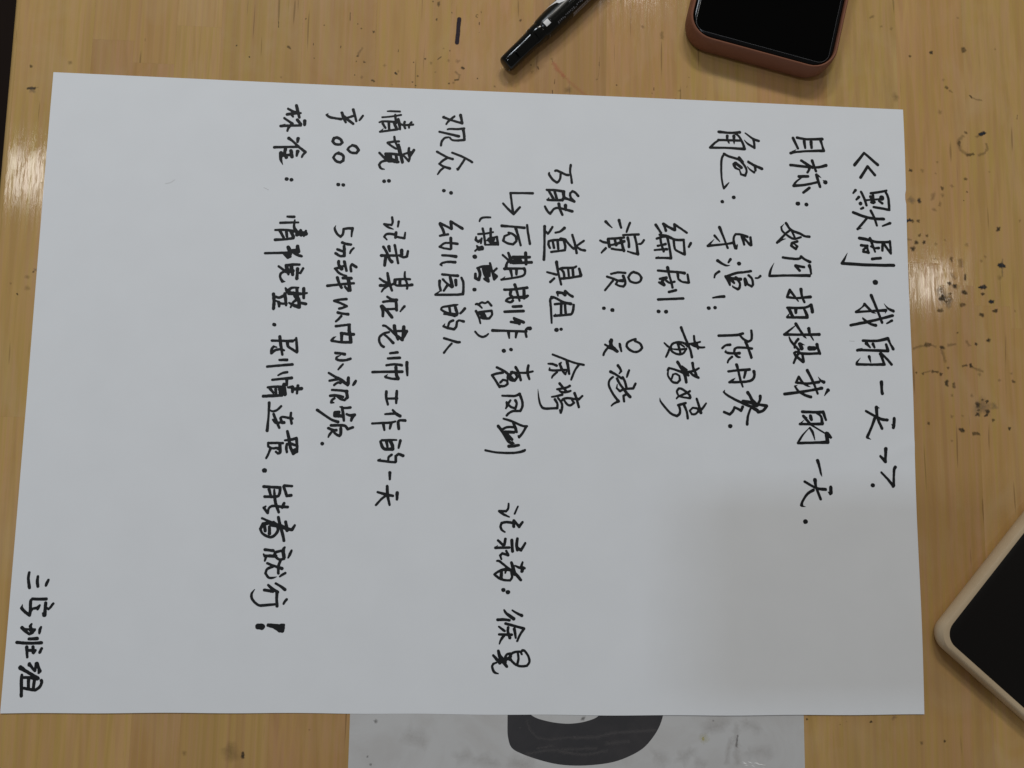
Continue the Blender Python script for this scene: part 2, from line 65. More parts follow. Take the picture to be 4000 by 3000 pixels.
    'recorder_note': '2273 939 85 2258 905 91;2229 952 85 2227 929 111 2217 916 117 2186 916 130;2187 914 111 2207 901 117 2233 890 72;2247 863 124 2221 866 117 2198 861 124 2193 845 117 2200 829 110 2214 820 78;2255 872 150 2255 846 143;2257 872 117 2280 845 130;2280 846 143 2296 867 111;2183 781 117 2207 759 117;2217 788 130 2213 762 130;2171 747 123 2236 749 117;2173 749 78 2181 758 32;2247 783 143 2249 759 143 2251 732 143;2273 790 130 2270 763 143 2273 737 117;2273 747 162 2291 737 130 2310 770 111;2222 733 117 2232 714 117;2230 714 130 2204 722 117 2194 712 117 2200 695 91;2180 687 97 2192 685 110 2225 660 110 2264 632 142 2292 601 129;2247 680 130 2257 651 162 2264 626 142;2299 682 97 2294 664 130 2298 642 143;2263 667 65 2283 658 117 2309 655 110;2304 658 117 2296 640 143;2248 645 142 2218 649 142 2186 638 116 2169 625 110 2190 609 116 2216 600 110 2242 599 110 2251 613 110 2248 635 129;2201 638 142 2201 606 161;2223 651 162 2219 632 78;2211 555 174 2213 555 174;2232 545 187 2234 545 187;2255 463 84 2281 448 110 2299 440 148;2217 464 84 2229 448 129 2262 425 161;2188 420 135 2217 421 129 2243 418 116;2225 403 129 2269 392 116 2311 381 116;2311 380 116 2295 358 109 2280 325 103;2266 379 148 2273 339 96;2194 389 83 2208 379 116 2221 370 116;2196 354 115 2254 353 128;2237 385 128 2236 367 122 2246 339 141;2218 348 128 2206 332 109 2198 312 70;2194 280 128 2204 248 160 2234 211 128;2171 260 109 2202 227 160;2198 264 128 2227 230 141;2186 228 89 2171 222 102 2167 208 108 2177 186 115 2195 179 64;2224 248 109 2233 264 115 2249 269 109 2252 255 115 2230 242 141;2302 266 96 2297 277 109 2277 277 103 2258 270 109 2246 255 109 2256 236 115 2278 218 109 2304 212 109 2327 215 109 2338 233 109 2332 258 109 2316 280 109 2305 283 128;2284 270 103 2287 246 109 2282 221 109;2230 251 77 2246 242 128',
    'audience_line': '1958 2841 157 1963 2820 130 1967 2800 130;1966 2800 123 1935 2808 116 1904 2817 116 1875 2827 143;1873 2829 102 1879 2834 34;1928 2834 109 1914 2821 123 1898 2806 109 1889 2792 88;1896 2766 88 1909 2769 109 1943 2769 109 1977 2774 123;1972 2770 150 1977 2748 136 1980 2716 129;1978 2715 122 1944 2711 109 1920 2713 102 1908 2725 95;1901 2726 95 1883 2721 109 1870 2704 115 1866 2683 115;1857 2752 115 1903 2743 116 1952 2733 143;1848 2650 122 1878 2634 115 1902 2622 122 1925 2616 129;1896 2619 122 1876 2605 115 1861 2589 115 1880 2577 115 1912 2568 142;1883 2571 101 1867 2556 108 1854 2536 81;1922 2648 115 1967 2632 115 1998 2617 109 2020 2604 122;1982 2615 115 1964 2584 115 1951 2564 122 1947 2568 81;1886 2455 169 1887 2455 169;1921 2445 175 1922 2445 175;1980 2269 148 1953 2285 121 1924 2302 121;1924 2300 148 1929 2267 134;1928 2265 128 1902 2278 114 1873 2291 134;1872 2288 148 1889 2255 134 1893 2240 127;1912 2237 121 1893 2234 121 1873 2229 107;1926 2219 147 1929 2167 121;1925 2164 107 1895 2168 107 1873 2175 114;1873 2174 100 1895 2192 107 1921 2195 107 1958 2192 141;1887 2133 114 1920 2132 120 1953 2129 161;1950 2101 147 1914 2101 114 1890 2095 113 1881 2087 120 1887 2081 67;1890 2039 127 1929 2036 113 1964 2034 147;1982 2025 114 1991 2005 127 1993 1974 120 1991 1948 140;1991 1945 133 1951 1941 120 1860 1938 120;1860 1939 113 1879 1955 60;1878 2006 146 1878 1984 126 1884 1960 126;1893 2015 113 1913 1995 113 1937 1979 147;1927 2030 133 1935 1999 167 1940 1981 147;1917 1989 133 1899 1959 106;1955 2012 160 1957 1988 133;1968 1893 67 1950 1889 124 1897 1879 102 1889 1867 111;1889 1866 97 1920 1849 146 1947 1844 177 1962 1844 177;1903 1845 88 1925 1843 97 1956 1835 80;1928 1879 124 1933 1852 124;1955 1885 133 1962 1862 146 1967 1849 133;2002 1875 133 1993 1863 124 1981 1851 111;1909 1799 31 1902 1786 110 1922 1778 124 1953 1773 124 1963 1786 124 1966 1808 115 1976 1817 97 1998 1812 133;1947 1815 133 1930 1805 115 1924 1785 110;1907 1728 123 1932 1721 115 1968 1711 128 1981 1711 124;1943 1703 110 1925 1682 97 1908 1658 110',
    'scene_line': '1600 2846 68 1619 2847 95 1661 2847 102;1667 2830 102 1620 2820 95 1576 2814 94;1639 2829 115 1642 2802 122 1646 2788 101;1563 2788 88 1583 2794 108 1634 2793 122;1580 2782 135 1593 2761 115;1609 2786 135 1612 2755 121;1634 2791 149 1647 2760 149;1652 2756 122 1608 2747 108 1568 2740 114;1568 2740 94 1583 2756 40;1654 2808 128 1660 2785 149 1664 2757 115;1727 2783 115 1702 2780 115 1675 2780 108 1654 2792 81;1686 2795 122 1683 2779 108 1689 2763 115;1719 2795 108 1709 2780 115 1708 2766 95;1638 2717 115 1642 2696 115 1655 2668 108 1666 2633 114;1661 2695 115 1634 2692 115 1607 2686 121;1607 2684 114 1628 2669 114 1645 2659 114 1655 2658 101;1660 2677 135 1669 2641 168 1681 2590 148;1711 2662 128 1710 2635 121 1716 2614 115 1711 2597 121;1735 2654 135 1717 2621 115;1686 2631 101 1720 2643 115;1683 2627 101 1711 2598 121;1599 2629 148 1636 2630 134 1680 2627 135;1617 2600 269 1654 2594 148;1603 2613 235 1620 2617 134;1623 2625 121 1630 2593 121;1650 2622 148 1654 2591 168;1641 2589 101 1661 2591 134;1569 2633 121 1589 2613 121 1607 2599 148;1603 2596 134 1580 2588 114 1569 2573 114 1578 2556 121 1595 2551 60;1596 2491 174 1597 2491 174;1619 2494 181 1620 2494 181;1641 2312 120 1644 2288 113 1639 2274 107 1604 2277 120;1604 2276 106 1625 2262 113 1648 2254 53;1673 2293 113 1670 2267 93;1706 2239 87 1703 2211 120 1666 2217 113 1653 2228 126 1619 2229 120 1606 2215 106 1619 2201 80;1662 2237 146 1660 2213 133;1658 2175 126 1666 2138 120 1677 2087 113;1722 2148 113 1718 2122 126 1701 2117 120 1679 2126 113;1692 2151 166 1692 2128 166;1604 2165 133 1622 2136 133 1637 2103 146 1647 2093 166;1596 2122 152 1623 2123 119 1669 2124 133;1617 2116 166 1613 2074 139;1630 2167 166 1635 2145 113;1711 2045 93 1711 2020 119 1724 1983 113 1723 1964 113;1736 2010 113 1703 2010 119 1663 2006 119 1662 1988 112 1674 1978 119 1714 1979 119 1747 1983 146;1688 2005 146 1689 1982 146;1667 2001 132 1664 1988 165;1661 1986 132 1648 1980 112;1628 2036 126 1637 1994 145 1652 1952 112;1592 2009 106 1617 1993 119 1637 1987 145;1595 1975 145 1625 1976 145 1641 1980 165;1593 1977 86 1600 1983 33;1634 1977 119 1612 1959 106 1603 1945 86;1631 1921 119 1653 1909 125 1676 1907 145;1612 1896 119 1644 1901 119 1673 1902 145;1674 1893 145 1677 1858 145;1603 1874 132 1612 1854 145 1613 1827 125;1608 1876 145 1629 1855 145 1656 1823 151;1622 1860 118 1675 1864 112;1714 1877 125 1704 1865 112 1695 1852 79;1616 1781 112 1630 1778 112 1654 1759 118 1684 1733 145 1709 1715 151;1669 1781 164 1674 1753 164 1688 1716 112;1714 1777 165 1713 1747 164 1711 1724 145;1679 1756 118 1729 1759 112;1731 1756 99 1714 1730 145;1644 1750 112 1621 1743 118 1602 1727 118 1600 1707 118 1610 1687 118 1622 1679 131;1623 1738 111 1642 1723 112 1666 1699 144;1688 1654 131 1654 1649 118;1699 1628 144 1644 1624 111;1638 1591 111 1669 1596 118 1699 1595 124 1710 1593 131;1734 1607 151 1735 1581 138 1738 1546 105;1574 1557 124 1638 1560 124 1713 1562 144;1683 1583 157 1687 1546 144 1696 1530 144;1696 1527 131 1665 1528 111 1638 1534 111 1633 1537 85 1645 1547 39;1642 1466 137 1642 1440 124 1651 1405 111;1691 1469 130 1690 1441 137 1690 1413 111;1648 1433 104 1694 1435 111;1675 1379 104 1690 1363 143 1710 1352 150;1640 1359 91 1657 1361 110 1687 1363 117;1581 1314 104 1639 1318 110 1668 1320 117 1689 1326 91;1633 1314 143 1639 1285 104;1669 1315 143 1664 1292 104;1735 1331 130 1710 1332 111 1702 1323 130 1706 1292 136;1628 1236 110 1661 1238 110 1697 1239 84;1668 1235 162 1678 1214 162 1682 1195 129;1623 1230 129 1630 1210 142 1643 1196 142 1679 1196 162;1650 1233 142 1656 1207 116;1715 1236 143 1708 1202 97;1677 1170 110 1664 1159 110 1661 1143 103;1730 1166 142 1709 1174 116 1696 1163 129 1697 1140 129 1688 1135 110 1616 1142 116;1619 1145 84 1626 1150 32;1671 1086 148 1672 1056 110;1661 1023 129 1664 982 141 1675 937 103;1618 995 109 1657 985 129 1689 979 116;1654 978 116 1635 962 103 1612 936 109;1708 993 161 1708 963 116',
    'product_line': '1314 2822 33 1307 2814 114 1322 2804 134 1349 2799 121 1378 2796 134;1380 2828 148 1389 2805 148 1400 2781 114;1434 2847 141 1443 2818 128 1451 2789 114;1434 2814 121 1403 2802 114;1393 2807 168 1413 2792 134 1436 2775 134;1482 2818 108 1474 2805 114 1466 2794 94;1360 2701 140 1377 2695 140 1388 2678 134 1378 2667 120 1355 2668 127 1341 2682 134 1347 2698 140 1362 2702 134;1437 2666 134 1455 2660 147 1468 2643 134 1457 2627 127 1433 2629 127 1415 2643 120 1422 2655 114 1435 2664 107;1373 2627 107 1357 2617 107 1348 2600 120 1362 2583 133 1382 2577 133 1396 2587 133 1396 2608 133 1383 2620 140 1367 2621 120;1376 2466 166 1378 2466 166;1400 2465 160 1402 2465 160;1374 2263 26 1369 2245 112 1383 2220 119 1398 2208 125 1409 2222 119 1411 2246 119 1428 2250 126 1454 2251 132;1454 2251 132 1451 2231 112 1450 2211 86;1408 2179 145 1428 2173 132 1448 2171 139;1463 2154 99 1452 2142 112 1446 2128 86;1417 2161 145 1419 2141 145 1420 2120 145;1386 2145 125 1419 2134 132;1378 2126 132 1400 2113 119 1420 2115 145;1394 2087 145 1396 2068 145 1409 2052 197;1421 2086 145 1433 2042 125;1422 2066 118 1403 2058 132 1378 2051 118;1380 2051 125 1397 2031 118 1417 2021 99 1434 2017 85;1478 2062 145 1458 2074 132 1452 2063 119 1455 2041 132;1391 2007 151 1402 1977 131 1413 1959 131;1418 2006 145 1457 2006 145;1443 2002 164 1453 1948 164;1346 1966 138 1393 1973 118 1442 1979 131 1470 1982 118;1429 1964 112 1446 1945 131;1438 1904 131 1409 1901 118 1381 1894 124 1413 1883 111 1441 1870 118 1423 1862 118 1406 1857 124;1400 1838 137 1425 1833 118 1449 1831 144;1417 1821 124 1403 1805 118 1393 1795 104;1394 1772 130 1427 1777 118 1459 1782 111;1456 1778 163 1458 1737 150;1456 1755 163 1462 1732 163 1467 1698 163;1420 1739 143 1449 1736 144 1478 1735 157;1423 1737 163 1423 1704 130;1465 1697 143 1425 1696 124 1377 1701 117;1375 1703 111 1385 1715 104 1397 1723 20;1397 1644 130 1420 1642 130 1440 1639 150;1421 1633 46 1405 1625 97 1402 1615 117 1418 1609 123 1447 1611 124 1468 1618 130;1434 1591 91 1423 1578 110 1413 1565 78;1370 1548 110 1399 1531 117 1425 1518 162 1460 1493 143;1462 1527 143 1462 1499 162;1375 1511 116 1419 1521 130;1397 1491 110 1413 1503 110 1426 1502 130;1497 1513 123 1491 1502 143 1485 1493 97;1388 1468 110 1427 1466 116 1458 1463 143;1456 1463 149 1461 1434 142 1448 1421 116 1429 1426 110 1415 1436 110;1381 1440 129 1409 1442 129 1440 1436 129;1401 1429 116 1389 1419 116 1387 1409 123 1399 1408 65;1429 1389 77 1450 1384 110 1477 1387 123;1438 1387 129 1445 1351 136 1449 1325 116;1425 1364 142 1406 1362 142 1406 1347 161 1419 1349 194 1439 1345 142;1412 1357 194 1422 1354 161;1461 1355 116 1477 1350 129 1498 1353 142;1496 1351 129 1487 1339 142 1483 1326 123;1332 1375 32 1323 1372 129 1364 1345 116 1394 1327 116 1422 1318 142;1390 1301 129 1421 1302 129 1453 1301 129 1468 1285 129 1492 1294 123;1378 1288 122 1402 1279 129 1415 1279 142;1436 1289 142 1437 1263 142 1431 1253 129 1416 1260 116 1403 1272 109;1393 1269 109 1384 1256 109 1380 1246 77;1353 1215 167 1354 1215 167',
    'standard_line': '1121 2837 120 1145 2824 133 1165 2818 167;1160 2855 154 1168 2825 147 1176 2796 133;1117 2808 146 1145 2814 147 1182 2818 100;1139 2810 147 1146 2798 100;1105 2789 120 1124 2776 113 1144 2763 146;1089 2748 133 1132 2752 120 1185 2755 120;1090 2751 80 1110 2759 33;1167 2783 147 1185 2761 147;1138 2757 133 1126 2739 120 1122 2725 100;1203 2779 167 1203 2760 147;1131 2688 166 1152 2673 113 1173 2653 126 1200 2632 133 1212 2623 146;1214 2622 120 1203 2609 113 1197 2596 93;1175 2688 180 1173 2671 113;1064 2640 139 1120 2644 113 1173 2647 126;1117 2637 166 1115 2609 146 1123 2592 166;1097 2612 199 1098 2580 139 1108 2555 33;1099 2598 112 1148 2607 146;1144 2626 166 1150 2596 166;1176 2624 179 1172 2602 113;1129 2484 172 1131 2484 172;1152 2481 165 1154 2481 165;1142 2298 105 1174 2298 138;1111 2266 131 1152 2269 112 1195 2271 99;1178 2282 79 1176 2248 131 1190 2224 164 1191 2210 164;1088 2230 105 1134 2232 118 1180 2227 144;1111 2225 144 1129 2195 131;1141 2222 138 1145 2199 125;1164 2223 164 1175 2200 164;1090 2182 144 1136 2186 118 1175 2193 131;1200 2218 263 1233 2217 197;1208 2232 145 1211 2208 131;1233 2231 112 1224 2206 112;1046 2115 117 1100 2118 118 1152 2121 118;1153 2148 164 1162 2128 196 1166 2114 131;1133 2117 111 1153 2097 131 1163 2104 163 1153 2114 131;1197 2154 164 1199 2129 229;1165 2131 144 1197 2136 131;1172 2128 131 1198 2112 144 1218 2106 124;1210 2065 118 1181 2064 131 1149 2059 144;1147 2059 144 1156 2033 196 1160 2016 111;1173 2050 176 1180 2015 144;1113 2053 117 1133 2039 117 1150 2029 163 1179 2033 196;1140 2029 130 1124 2018 117 1122 2001 117 1133 1981 143 1147 1980 33;1202 2044 163 1201 2020 131 1200 1997 163;1228 2047 118 1216 2024 118 1202 2024 98;1150 1948 104 1158 1935 163 1168 1928 195;1211 1953 78 1180 1951 117 1164 1938 163;1203 1950 143 1208 1899 163;1168 1925 195 1220 1923 143 1251 1928 98;1235 1949 157 1237 1904 137;1195 1912 163 1212 1896 195;1187 1926 163 1197 1919 143;1208 1896 143 1189 1882 117 1178 1857 91;1222 1880 130 1248 1875 143;1170 1878 97 1197 1865 163 1216 1861 195;1215 1893 163 1218 1859 163;1095 1918 162 1099 1883 149 1098 1848 149;1104 1906 117 1123 1902 130 1142 1911 143;1148 1921 163 1153 1891 143 1156 1866 110;1109 1886 97 1134 1874 110 1157 1874 130;1121 1880 143 1124 1860 123;1104 1772 162 1107 1771 162;1098 1695 116 1155 1695 116 1194 1695 149;1134 1715 142 1141 1673 142 1150 1629 110;1211 1710 110 1215 1675 129 1218 1645 129;1171 1687 162 1175 1669 129 1195 1656 123 1217 1642 116;1194 1695 97 1211 1705 110;1122 1664 65 1108 1667 110 1100 1656 129 1099 1636 142 1115 1649 129 1137 1655 123 1157 1650 97;1138 1604 110 1172 1605 148;1083 1571 122 1135 1577 116 1199 1584 129;1176 1547 122 1155 1542 109 1135 1531 84;1109 1509 109 1154 1515 116 1198 1520 148;1176 1512 142 1177 1486 122;1090 1473 109 1120 1477 116 1155 1476 141;1164 1489 161 1170 1443 193;1146 1472 193 1154 1446 225;1100 1468 141 1118 1447 109;1127 1465 141 1130 1443 115;1071 1431 141 1116 1434 141 1157 1437 128;1183 1475 96 1204 1477 161 1205 1454 129;1204 1467 141 1246 1471 161;1229 1484 142 1226 1448 109;1100 1401 134 1100 1338 102 1097 1271 147;1156 1386 109 1138 1368 109 1119 1361 102 1105 1367 77;1123 1348 128 1137 1316 128 1152 1285 115;1121 1322 96 1135 1309 141 1147 1306 128;1173 1310 141 1163 1310 141 1156 1329 128 1165 1336 109 1210 1329 128;1160 1310 109 1147 1309 109;1203 1356 109 1202 1333 122 1208 1306 122;1190 1269 128 1200 1232 160;1181 1227 96 1210 1231 128 1232 1238 128;1233 1238 141 1238 1201 128 1238 1175 128;1238 1178 140 1222 1165 128 1208 1194 140 1200 1229 141;1204 1213 140 1236 1204 115;1221 1181 140 1234 1188 96;1191 1210 115 1189 1193 128 1192 1172 108;1172 1214 115 1134 1214 115 1105 1213 121;1104 1209 108 1106 1197 108 1125 1189 115 1160 1193 108;1158 1212 140 1161 1174 140 1152 1165 108 1142 1173 108;1141 1192 108 1154 1186 127;1116 1186 127 1108 1163 108 1099 1143 102;1093 1086 203 1095 1086 203;1094 1012 133 1128 1010 127 1169 1009 133;1169 1007 139 1167 978 127 1152 967 127 1101 966 133;1119 1000 139 1128 971 114;1143 997 95 1146 968 127 1152 937 139 1168 896 120;1223 1016 114 1188 1018 127 1185 1014 127 1194 991 127 1201 971 127 1221 974 140;1108 922 76 1099 915 120 1118 892 126 1123 914 107 1141 924 120 1176 921 127 1208 920 127;1191 937 127 1183 918 139;1094 867 107 1126 854 107 1158 842 139;1168 872 139 1177 836 139;1136 838 158 1165 835 189;1202 852 139 1210 814 158;1171 839 158 1203 823 158 1232 817 139 1244 837 107;1180 827 139 1191 795 139 1198 767 132;1147 848 158 1163 836 126 1168 811 126 1150 787 126 1128 783 126 1099 799 113 1089 819 126 1100 841 157 1131 848 158;1107 835 139 1111 810 138;1129 829 126 1131 798 157;1114 725 132 1134 723 126 1152 721 138;1203 737 94 1197 723 157 1202 692 157;1200 723 113 1166 715 126 1157 700 126 1180 682 113 1202 685 126;1109 705 75 1114 697 125 1142 697 138 1164 697 157;1120 691 125 1116 675 88;1235 723 95 1229 708 126 1221 690 82;1187 679 126 1179 651 126 1180 619 119;1128 664 113 1157 653 113 1195 641 151;1154 650 125 1129 638 113 1122 619 113 1137 600 106 1156 599 94 1173 604 25;1211 621 113 1198 613 113 1187 605 82;1170 574 106 1192 562 113 1213 547 144;1137 566 113 1155 551 125 1181 535 138;1120 544 125 1143 541 138 1159 538 138;1178 535 138 1178 504 125 1181 473 137;1170 481 106 1122 476 125 1097 477 112 1070 500 112 1064 525 112 1077 546 37;1223 503 119 1214 492 113 1210 483 94;1101 382 249 1118 381 261;1146 388 156 1170 384 206 1201 375 343 1206 381 281;1215 389 125 1208 366 218',
    'group_name_line': '75 611 111 73 584 125 81 544 138;114 594 111 113 573 134 117 550 133;161 579 111 155 564 125 152 554 111;158 495 138 127 494 129 98 495 129;97 494 124 91 483 133 93 449 137 91 423 133;91 423 133 70 438 133 54 454 133 57 471 22;94 441 111 104 452 111 121 456 124 132 467 98;124 450 111 130 461 89;157 477 147 157 450 133 156 425 177;190 475 111 179 459 111 171 450 98 164 455 111;148 432 89 153 423 133;103 385 88 98 375 133 105 362 111;63 369 155 81 352 133 97 341 110 108 348 133 120 359 88;76 362 110 120 362 88;102 361 133 109 350 133;94 361 88 110 348 133;145 372 97 141 360 133 140 345 97;97 320 132 132 322 155;46 305 141 81 302 128 120 302 132 152 304 146;90 285 146 93 262 123 96 241 110;94 270 123 114 271 132 129 270 110;117 286 132 119 262 132;129 271 110 122 258 97;155 279 124 148 262 124;108 212 154 120 196 123 134 183 123;106 207 132 110 209 132;134 185 110 138 214 154;140 214 154 149 194 132 154 181 167;151 174 110 156 183 132;71 196 198 97 180 141 127 163 141 150 150 154;79 165 110 79 143 140 83 95 136 84 75 140;84 154 123 114 153 132 146 148 145;110 148 145 110 126 132 112 106 123;135 143 132 133 110 132;165 141 141 167 130 123 159 113 127 145 102 132 132 101 132 92 108 123',
}
# stains: kind radius x y ...
STAINS = ('k 59 4250 3257;d 96 4364 3283;k 104 4537 3310 4538 3302;k 74 4436 3100 4441 3096;f 59 4455 3083 4465 3076;k 44 4560 3061 4569 3052;f 44 4569 3052 4592 3042 4621 3040;f 103 4398 2965;k 73 4530 2862;b 96 4628 2864;b 73 4622 2860 4605 2854;f 66 4594 2846 4583 2843;'
    'f 80 4513 2843 4490 2820 4487 2797 4499 2768 4527 2749 4545 2745;k 66 4494 2812 4492 2797;k 73 4534 2744 4564 2748;f 66 4593 2745 4626 2759 4640 2782 4636 2807;d 87 4231 2650;f 87 4293 2652;k 87 4519 2616;k 94 4392 2564;f 87 4446 2577;f 87 4394 2525;f 101 4348 2529 4341 2507;g 130 4224 2503 4234 2489;'
    'b 101 4271 2495;f 72 4377 2486 4378 2473;f 87 4349 2450;b 101 4202 2387 4220 2389;k 65 4234 2387;k 86 4263 2389;d 109 4677 2361;f 66 4792 2408;k 19 4807 2968 4805 2945;f 60 4707 3318;f 51 4645 2659;k 51 4522 2550;'
    'd 29 4503 2504;f 88 4157 3402;f 66 4106 3413;f 60 4514 3479;f 66 4049 3459 4064 3465;f 66 4423 3141;f 160 4170 3035;f 65 4373 2701;f 51 4361 2640;k 79 4267 2315;k 72 4303 2314;d 100 4248 2279;'
    'd 86 4288 2280;d 122 4229 2244;f 57 4206 2292 4220 2290;f 79 4348 2275;f 65 4396 2296;f 94 4510 2276;k 79 4426 2203 4427 2190;f 87 4582 2194;f 65 4601 2217;b 123 4673 2175 4686 2174;b 80 4693 2173 4698 2171;g 43 4691 2205 4686 2119;'
    'f 101 4675 2111;d 57 4494 2119 4493 2097;d 86 4408 2073;d 107 4438 2062;d 93 4483 2035 4491 2028;b 93 4576 2059 4592 2059;b 36 4561 2058 4572 2059;d 93 4580 2025;b 79 4619 1987 4627 1988;d 86 4638 1942 4646 1944;d 86 4566 1920 4574 1919;g 343 4373 2010;'
    'd 107 4362 1996 4378 1995;d 64 4373 2010;k 71 4390 1979;k 71 4413 2022;g 129 4360 2045 4353 2031;g 143 4408 1990 4400 1962;k 93 4468 1965 4477 1971;k 71 4349 1934 4367 1935;k 50 4442 1826;d 100 4597 1791;d 78 4534 1771;f 64 4214 1740 4243 1752 4278 1757;'
    'k 99 4278 1762 4296 1763;f 64 4300 1762 4327 1752;d 106 4357 1749;f 71 4356 1734 4368 1696 4373 1682;f 85 4392 1762 4424 1767;k 64 4385 1649;k 64 4462 1660 4479 1663;d 92 4502 1663;f 64 4511 1655 4535 1645 4562 1635;f 78 4545 1619;k 42 4224 1620;k 56 4257 1617;'
    'f 42 4262 1621 4294 1631;k 64 4305 1629 4329 1627;d 78 4347 1616;d 92 4375 1577 4375 1568;k 99 4412 1567 4413 1558;f 71 4645 1594;k 93 4715 1589;f 64 4709 1628;g 389 4551 1456;d 120 4529 1469;d 78 4576 1485;k 57 4553 1494;'
    'd 99 4579 1436;d 99 4526 1421;k 64 4533 1442;d 57 4564 1415 4574 1420;g 142 4614 1462;k 78 4603 1394;d 84 4439 1343 4448 1343;k 77 4500 1325 4515 1329 4528 1326;d 71 4684 1356;f 91 4394 1408;k 70 4277 1372;f 56 4391 1289;'
    'f 70 4401 1511;f 85 4500 1513;f 115 4474 2194 4476 2166;f 86 4424 2118 4441 2101;f 85 4488 1782 4498 1765;f 57 4342 2197;f 56 4449 1413;f 58 4742 1944;k 75 -108 2997;f 87 72 3027;d 54 -114 2887 -83 2889;g 129 -93 2878;'
    'f 32 -80 2890 -68 2894;k 33 856 3151;d 33 921 3095;f 22 418 3164 418 3152;k 20 2023 3369 2022 3360 2030 3356;k 16 2027 3373 2032 3369;k 20 2047 3389 2048 3381;k 24 2040 3330 2040 3318;f 28 2041 3278;k 61 2245 3351;k 44 1960 3090 1968 3087;k 36 2336 3110 2339 3100;'
    'k 36 2302 3118;f 154 2489 2997;f 49 2633 3059;k 20 2644 3147 2644 3132;k 16 2422 3049 2420 3026;d 18 2410 2992 2412 2964;f 73 2307 3082;k 29 2731 3034;f 57 2404 3157;f 32 2037 3036;f 24 2122 3002 2126 2995;f 12 2647 3179 2643 3093 2637 3061;'
    'f 24 2408 3151 2411 3138;k 25 2921 3028 2921 3016;k 21 2912 2999;f 74 2864 3350;k 21 3100 3091;f 17 3090 3046 3089 3037;f 66 3053 3019;k 41 3030 2972;k 29 2733 3034;f 75 2963 3323 2963 3293;f 29 3185 2984;k 52 4296 -118;'
    'f 59 4184 -128;d 45 3638 -21;d 45 3942 -33 3947 -31;g 100 4054 -11;k 20 3796 -44;f 80 4184 -128;k 50 4295 -119;f 25 3827 -31;d 64 1061 -173 1062 -187;f 99 804 -170;f 270 1000 -151 1012 -178;f 36 1349 -70;'
    'f 70 772 -254;k 57 1835 3426 1835 3410;k 44 1806 3429;k 44 1828 3338 1827 3332;k 62 1518 3255;k 37 1457 3269;k 25 1439 3292;k 37 1184 3306;k 31 1275 3277;f 43 856 3152;d 31 921 3095;k 55 1105 3156 1112 3152;'
    'k 19 1227 3180 1227 3171;k 31 1234 3104;k 25 1361 3172 1360 3164;f 50 1465 3166 1450 3145 1448 3125;k 50 1444 3125;k 56 1477 3095;k 31 1439 3097;k 25 1643 3166 1642 3157;k 38 1720 3105;k 44 1776 3126;f 75 1805 3106;k 31 1840 3127 1854 3141;'
    'k 38 1896 3175;d 44 1631 3046 1637 3042;f 75 1577 3082;k 31 1434 3026;k 50 1520 3003 1529 2998;f 74 1470 3017;k 50 1742 3035;d 37 1717 3003;d 37 1732 2985;k 50 1959 3090 1967 3084;f 57 1928 3065 1948 3050 1945 3033;k 44 1926 3023 1941 3026;'
    'f 56 1920 3009;k 44 1897 3004;f 88 1939 3122;f 75 1892 3123;f 38 1865 3185;k 32 2037 3036;f 44 2122 2999;d 25 1902 3374;f 62 1646 3055;k 19 1400 3349 1401 3309;k 18 1053 3284 1054 3255;f 43 1078 2998;'
    'f 37 1618 2985;f 38 1828 3060;d 35 -84 1885 -81 1881;f 98 -38 1912;f 49 -116 1932;k 49 -19 1992;f 112 -45 1967;g 84 -11 2001;f 42 -14 2423;p 115 1939 3343 1936 3302 1935 3269 1931 3218;r 100 2415 3134 2433 3105 2466 3068;s 85 2462 3072 2515 3024 2585 2968;')
SCRATCH = [[(388.9, 176.9), (390.1, 176.8), (391.5, 176.8)], [(102.3, 243.7), (103.4, 243.3), (104.8, 242.6)], [(56.0, 243.8), (58.6, 244.5), (60.4, 246.0)]]

# ---------------------------------------------------------------- helpers
def tag(o, label=None, category=None, group=None, kind=None):
    if label: o['label'] = label
    if category: o['category'] = category
    if group: o['group'] = group
    if kind: o['kind'] = kind
    return o

def link(name, mesh, mat, parent=None, smooth=False):
    o = bpy.data.objects.new(name, mesh)
    if mat is not None:
        mesh.materials.append(mat)
    if smooth:
        for p in mesh.polygons: p.use_smooth = True
    if parent is not None: o.parent = parent
    col.objects.link(o)
    return o

def pydata(name, verts, faces, mat, parent=None, smooth=False):
    me = bpy.data.meshes.new(name)
    me.from_pydata(verts, [], faces)
    me.update()
    return link(name, me, mat, parent, smooth)

def frombm(name, bm, mat, parent=None, smooth=False):
    me = bpy.data.meshes.new(name)
    bm.to_mesh(me); bm.free()
    return link(name, me, mat, parent, smooth)

def empty(name, loc=(0, 0, 0), rz=0.0):
    o = bpy.data.objects.new(name, None)
    o.empty_display_size = 0.02
    o.location = loc
    o.rotation_euler = (0, 0, rz)
    col.objects.link(o)
    return o

def new_mat(name):
    m = bpy.data.materials.new(name)
    m.use_nodes = True
    return m, m.node_tree.nodes, m.node_tree.links, m.node_tree.nodes['Principled BSDF']

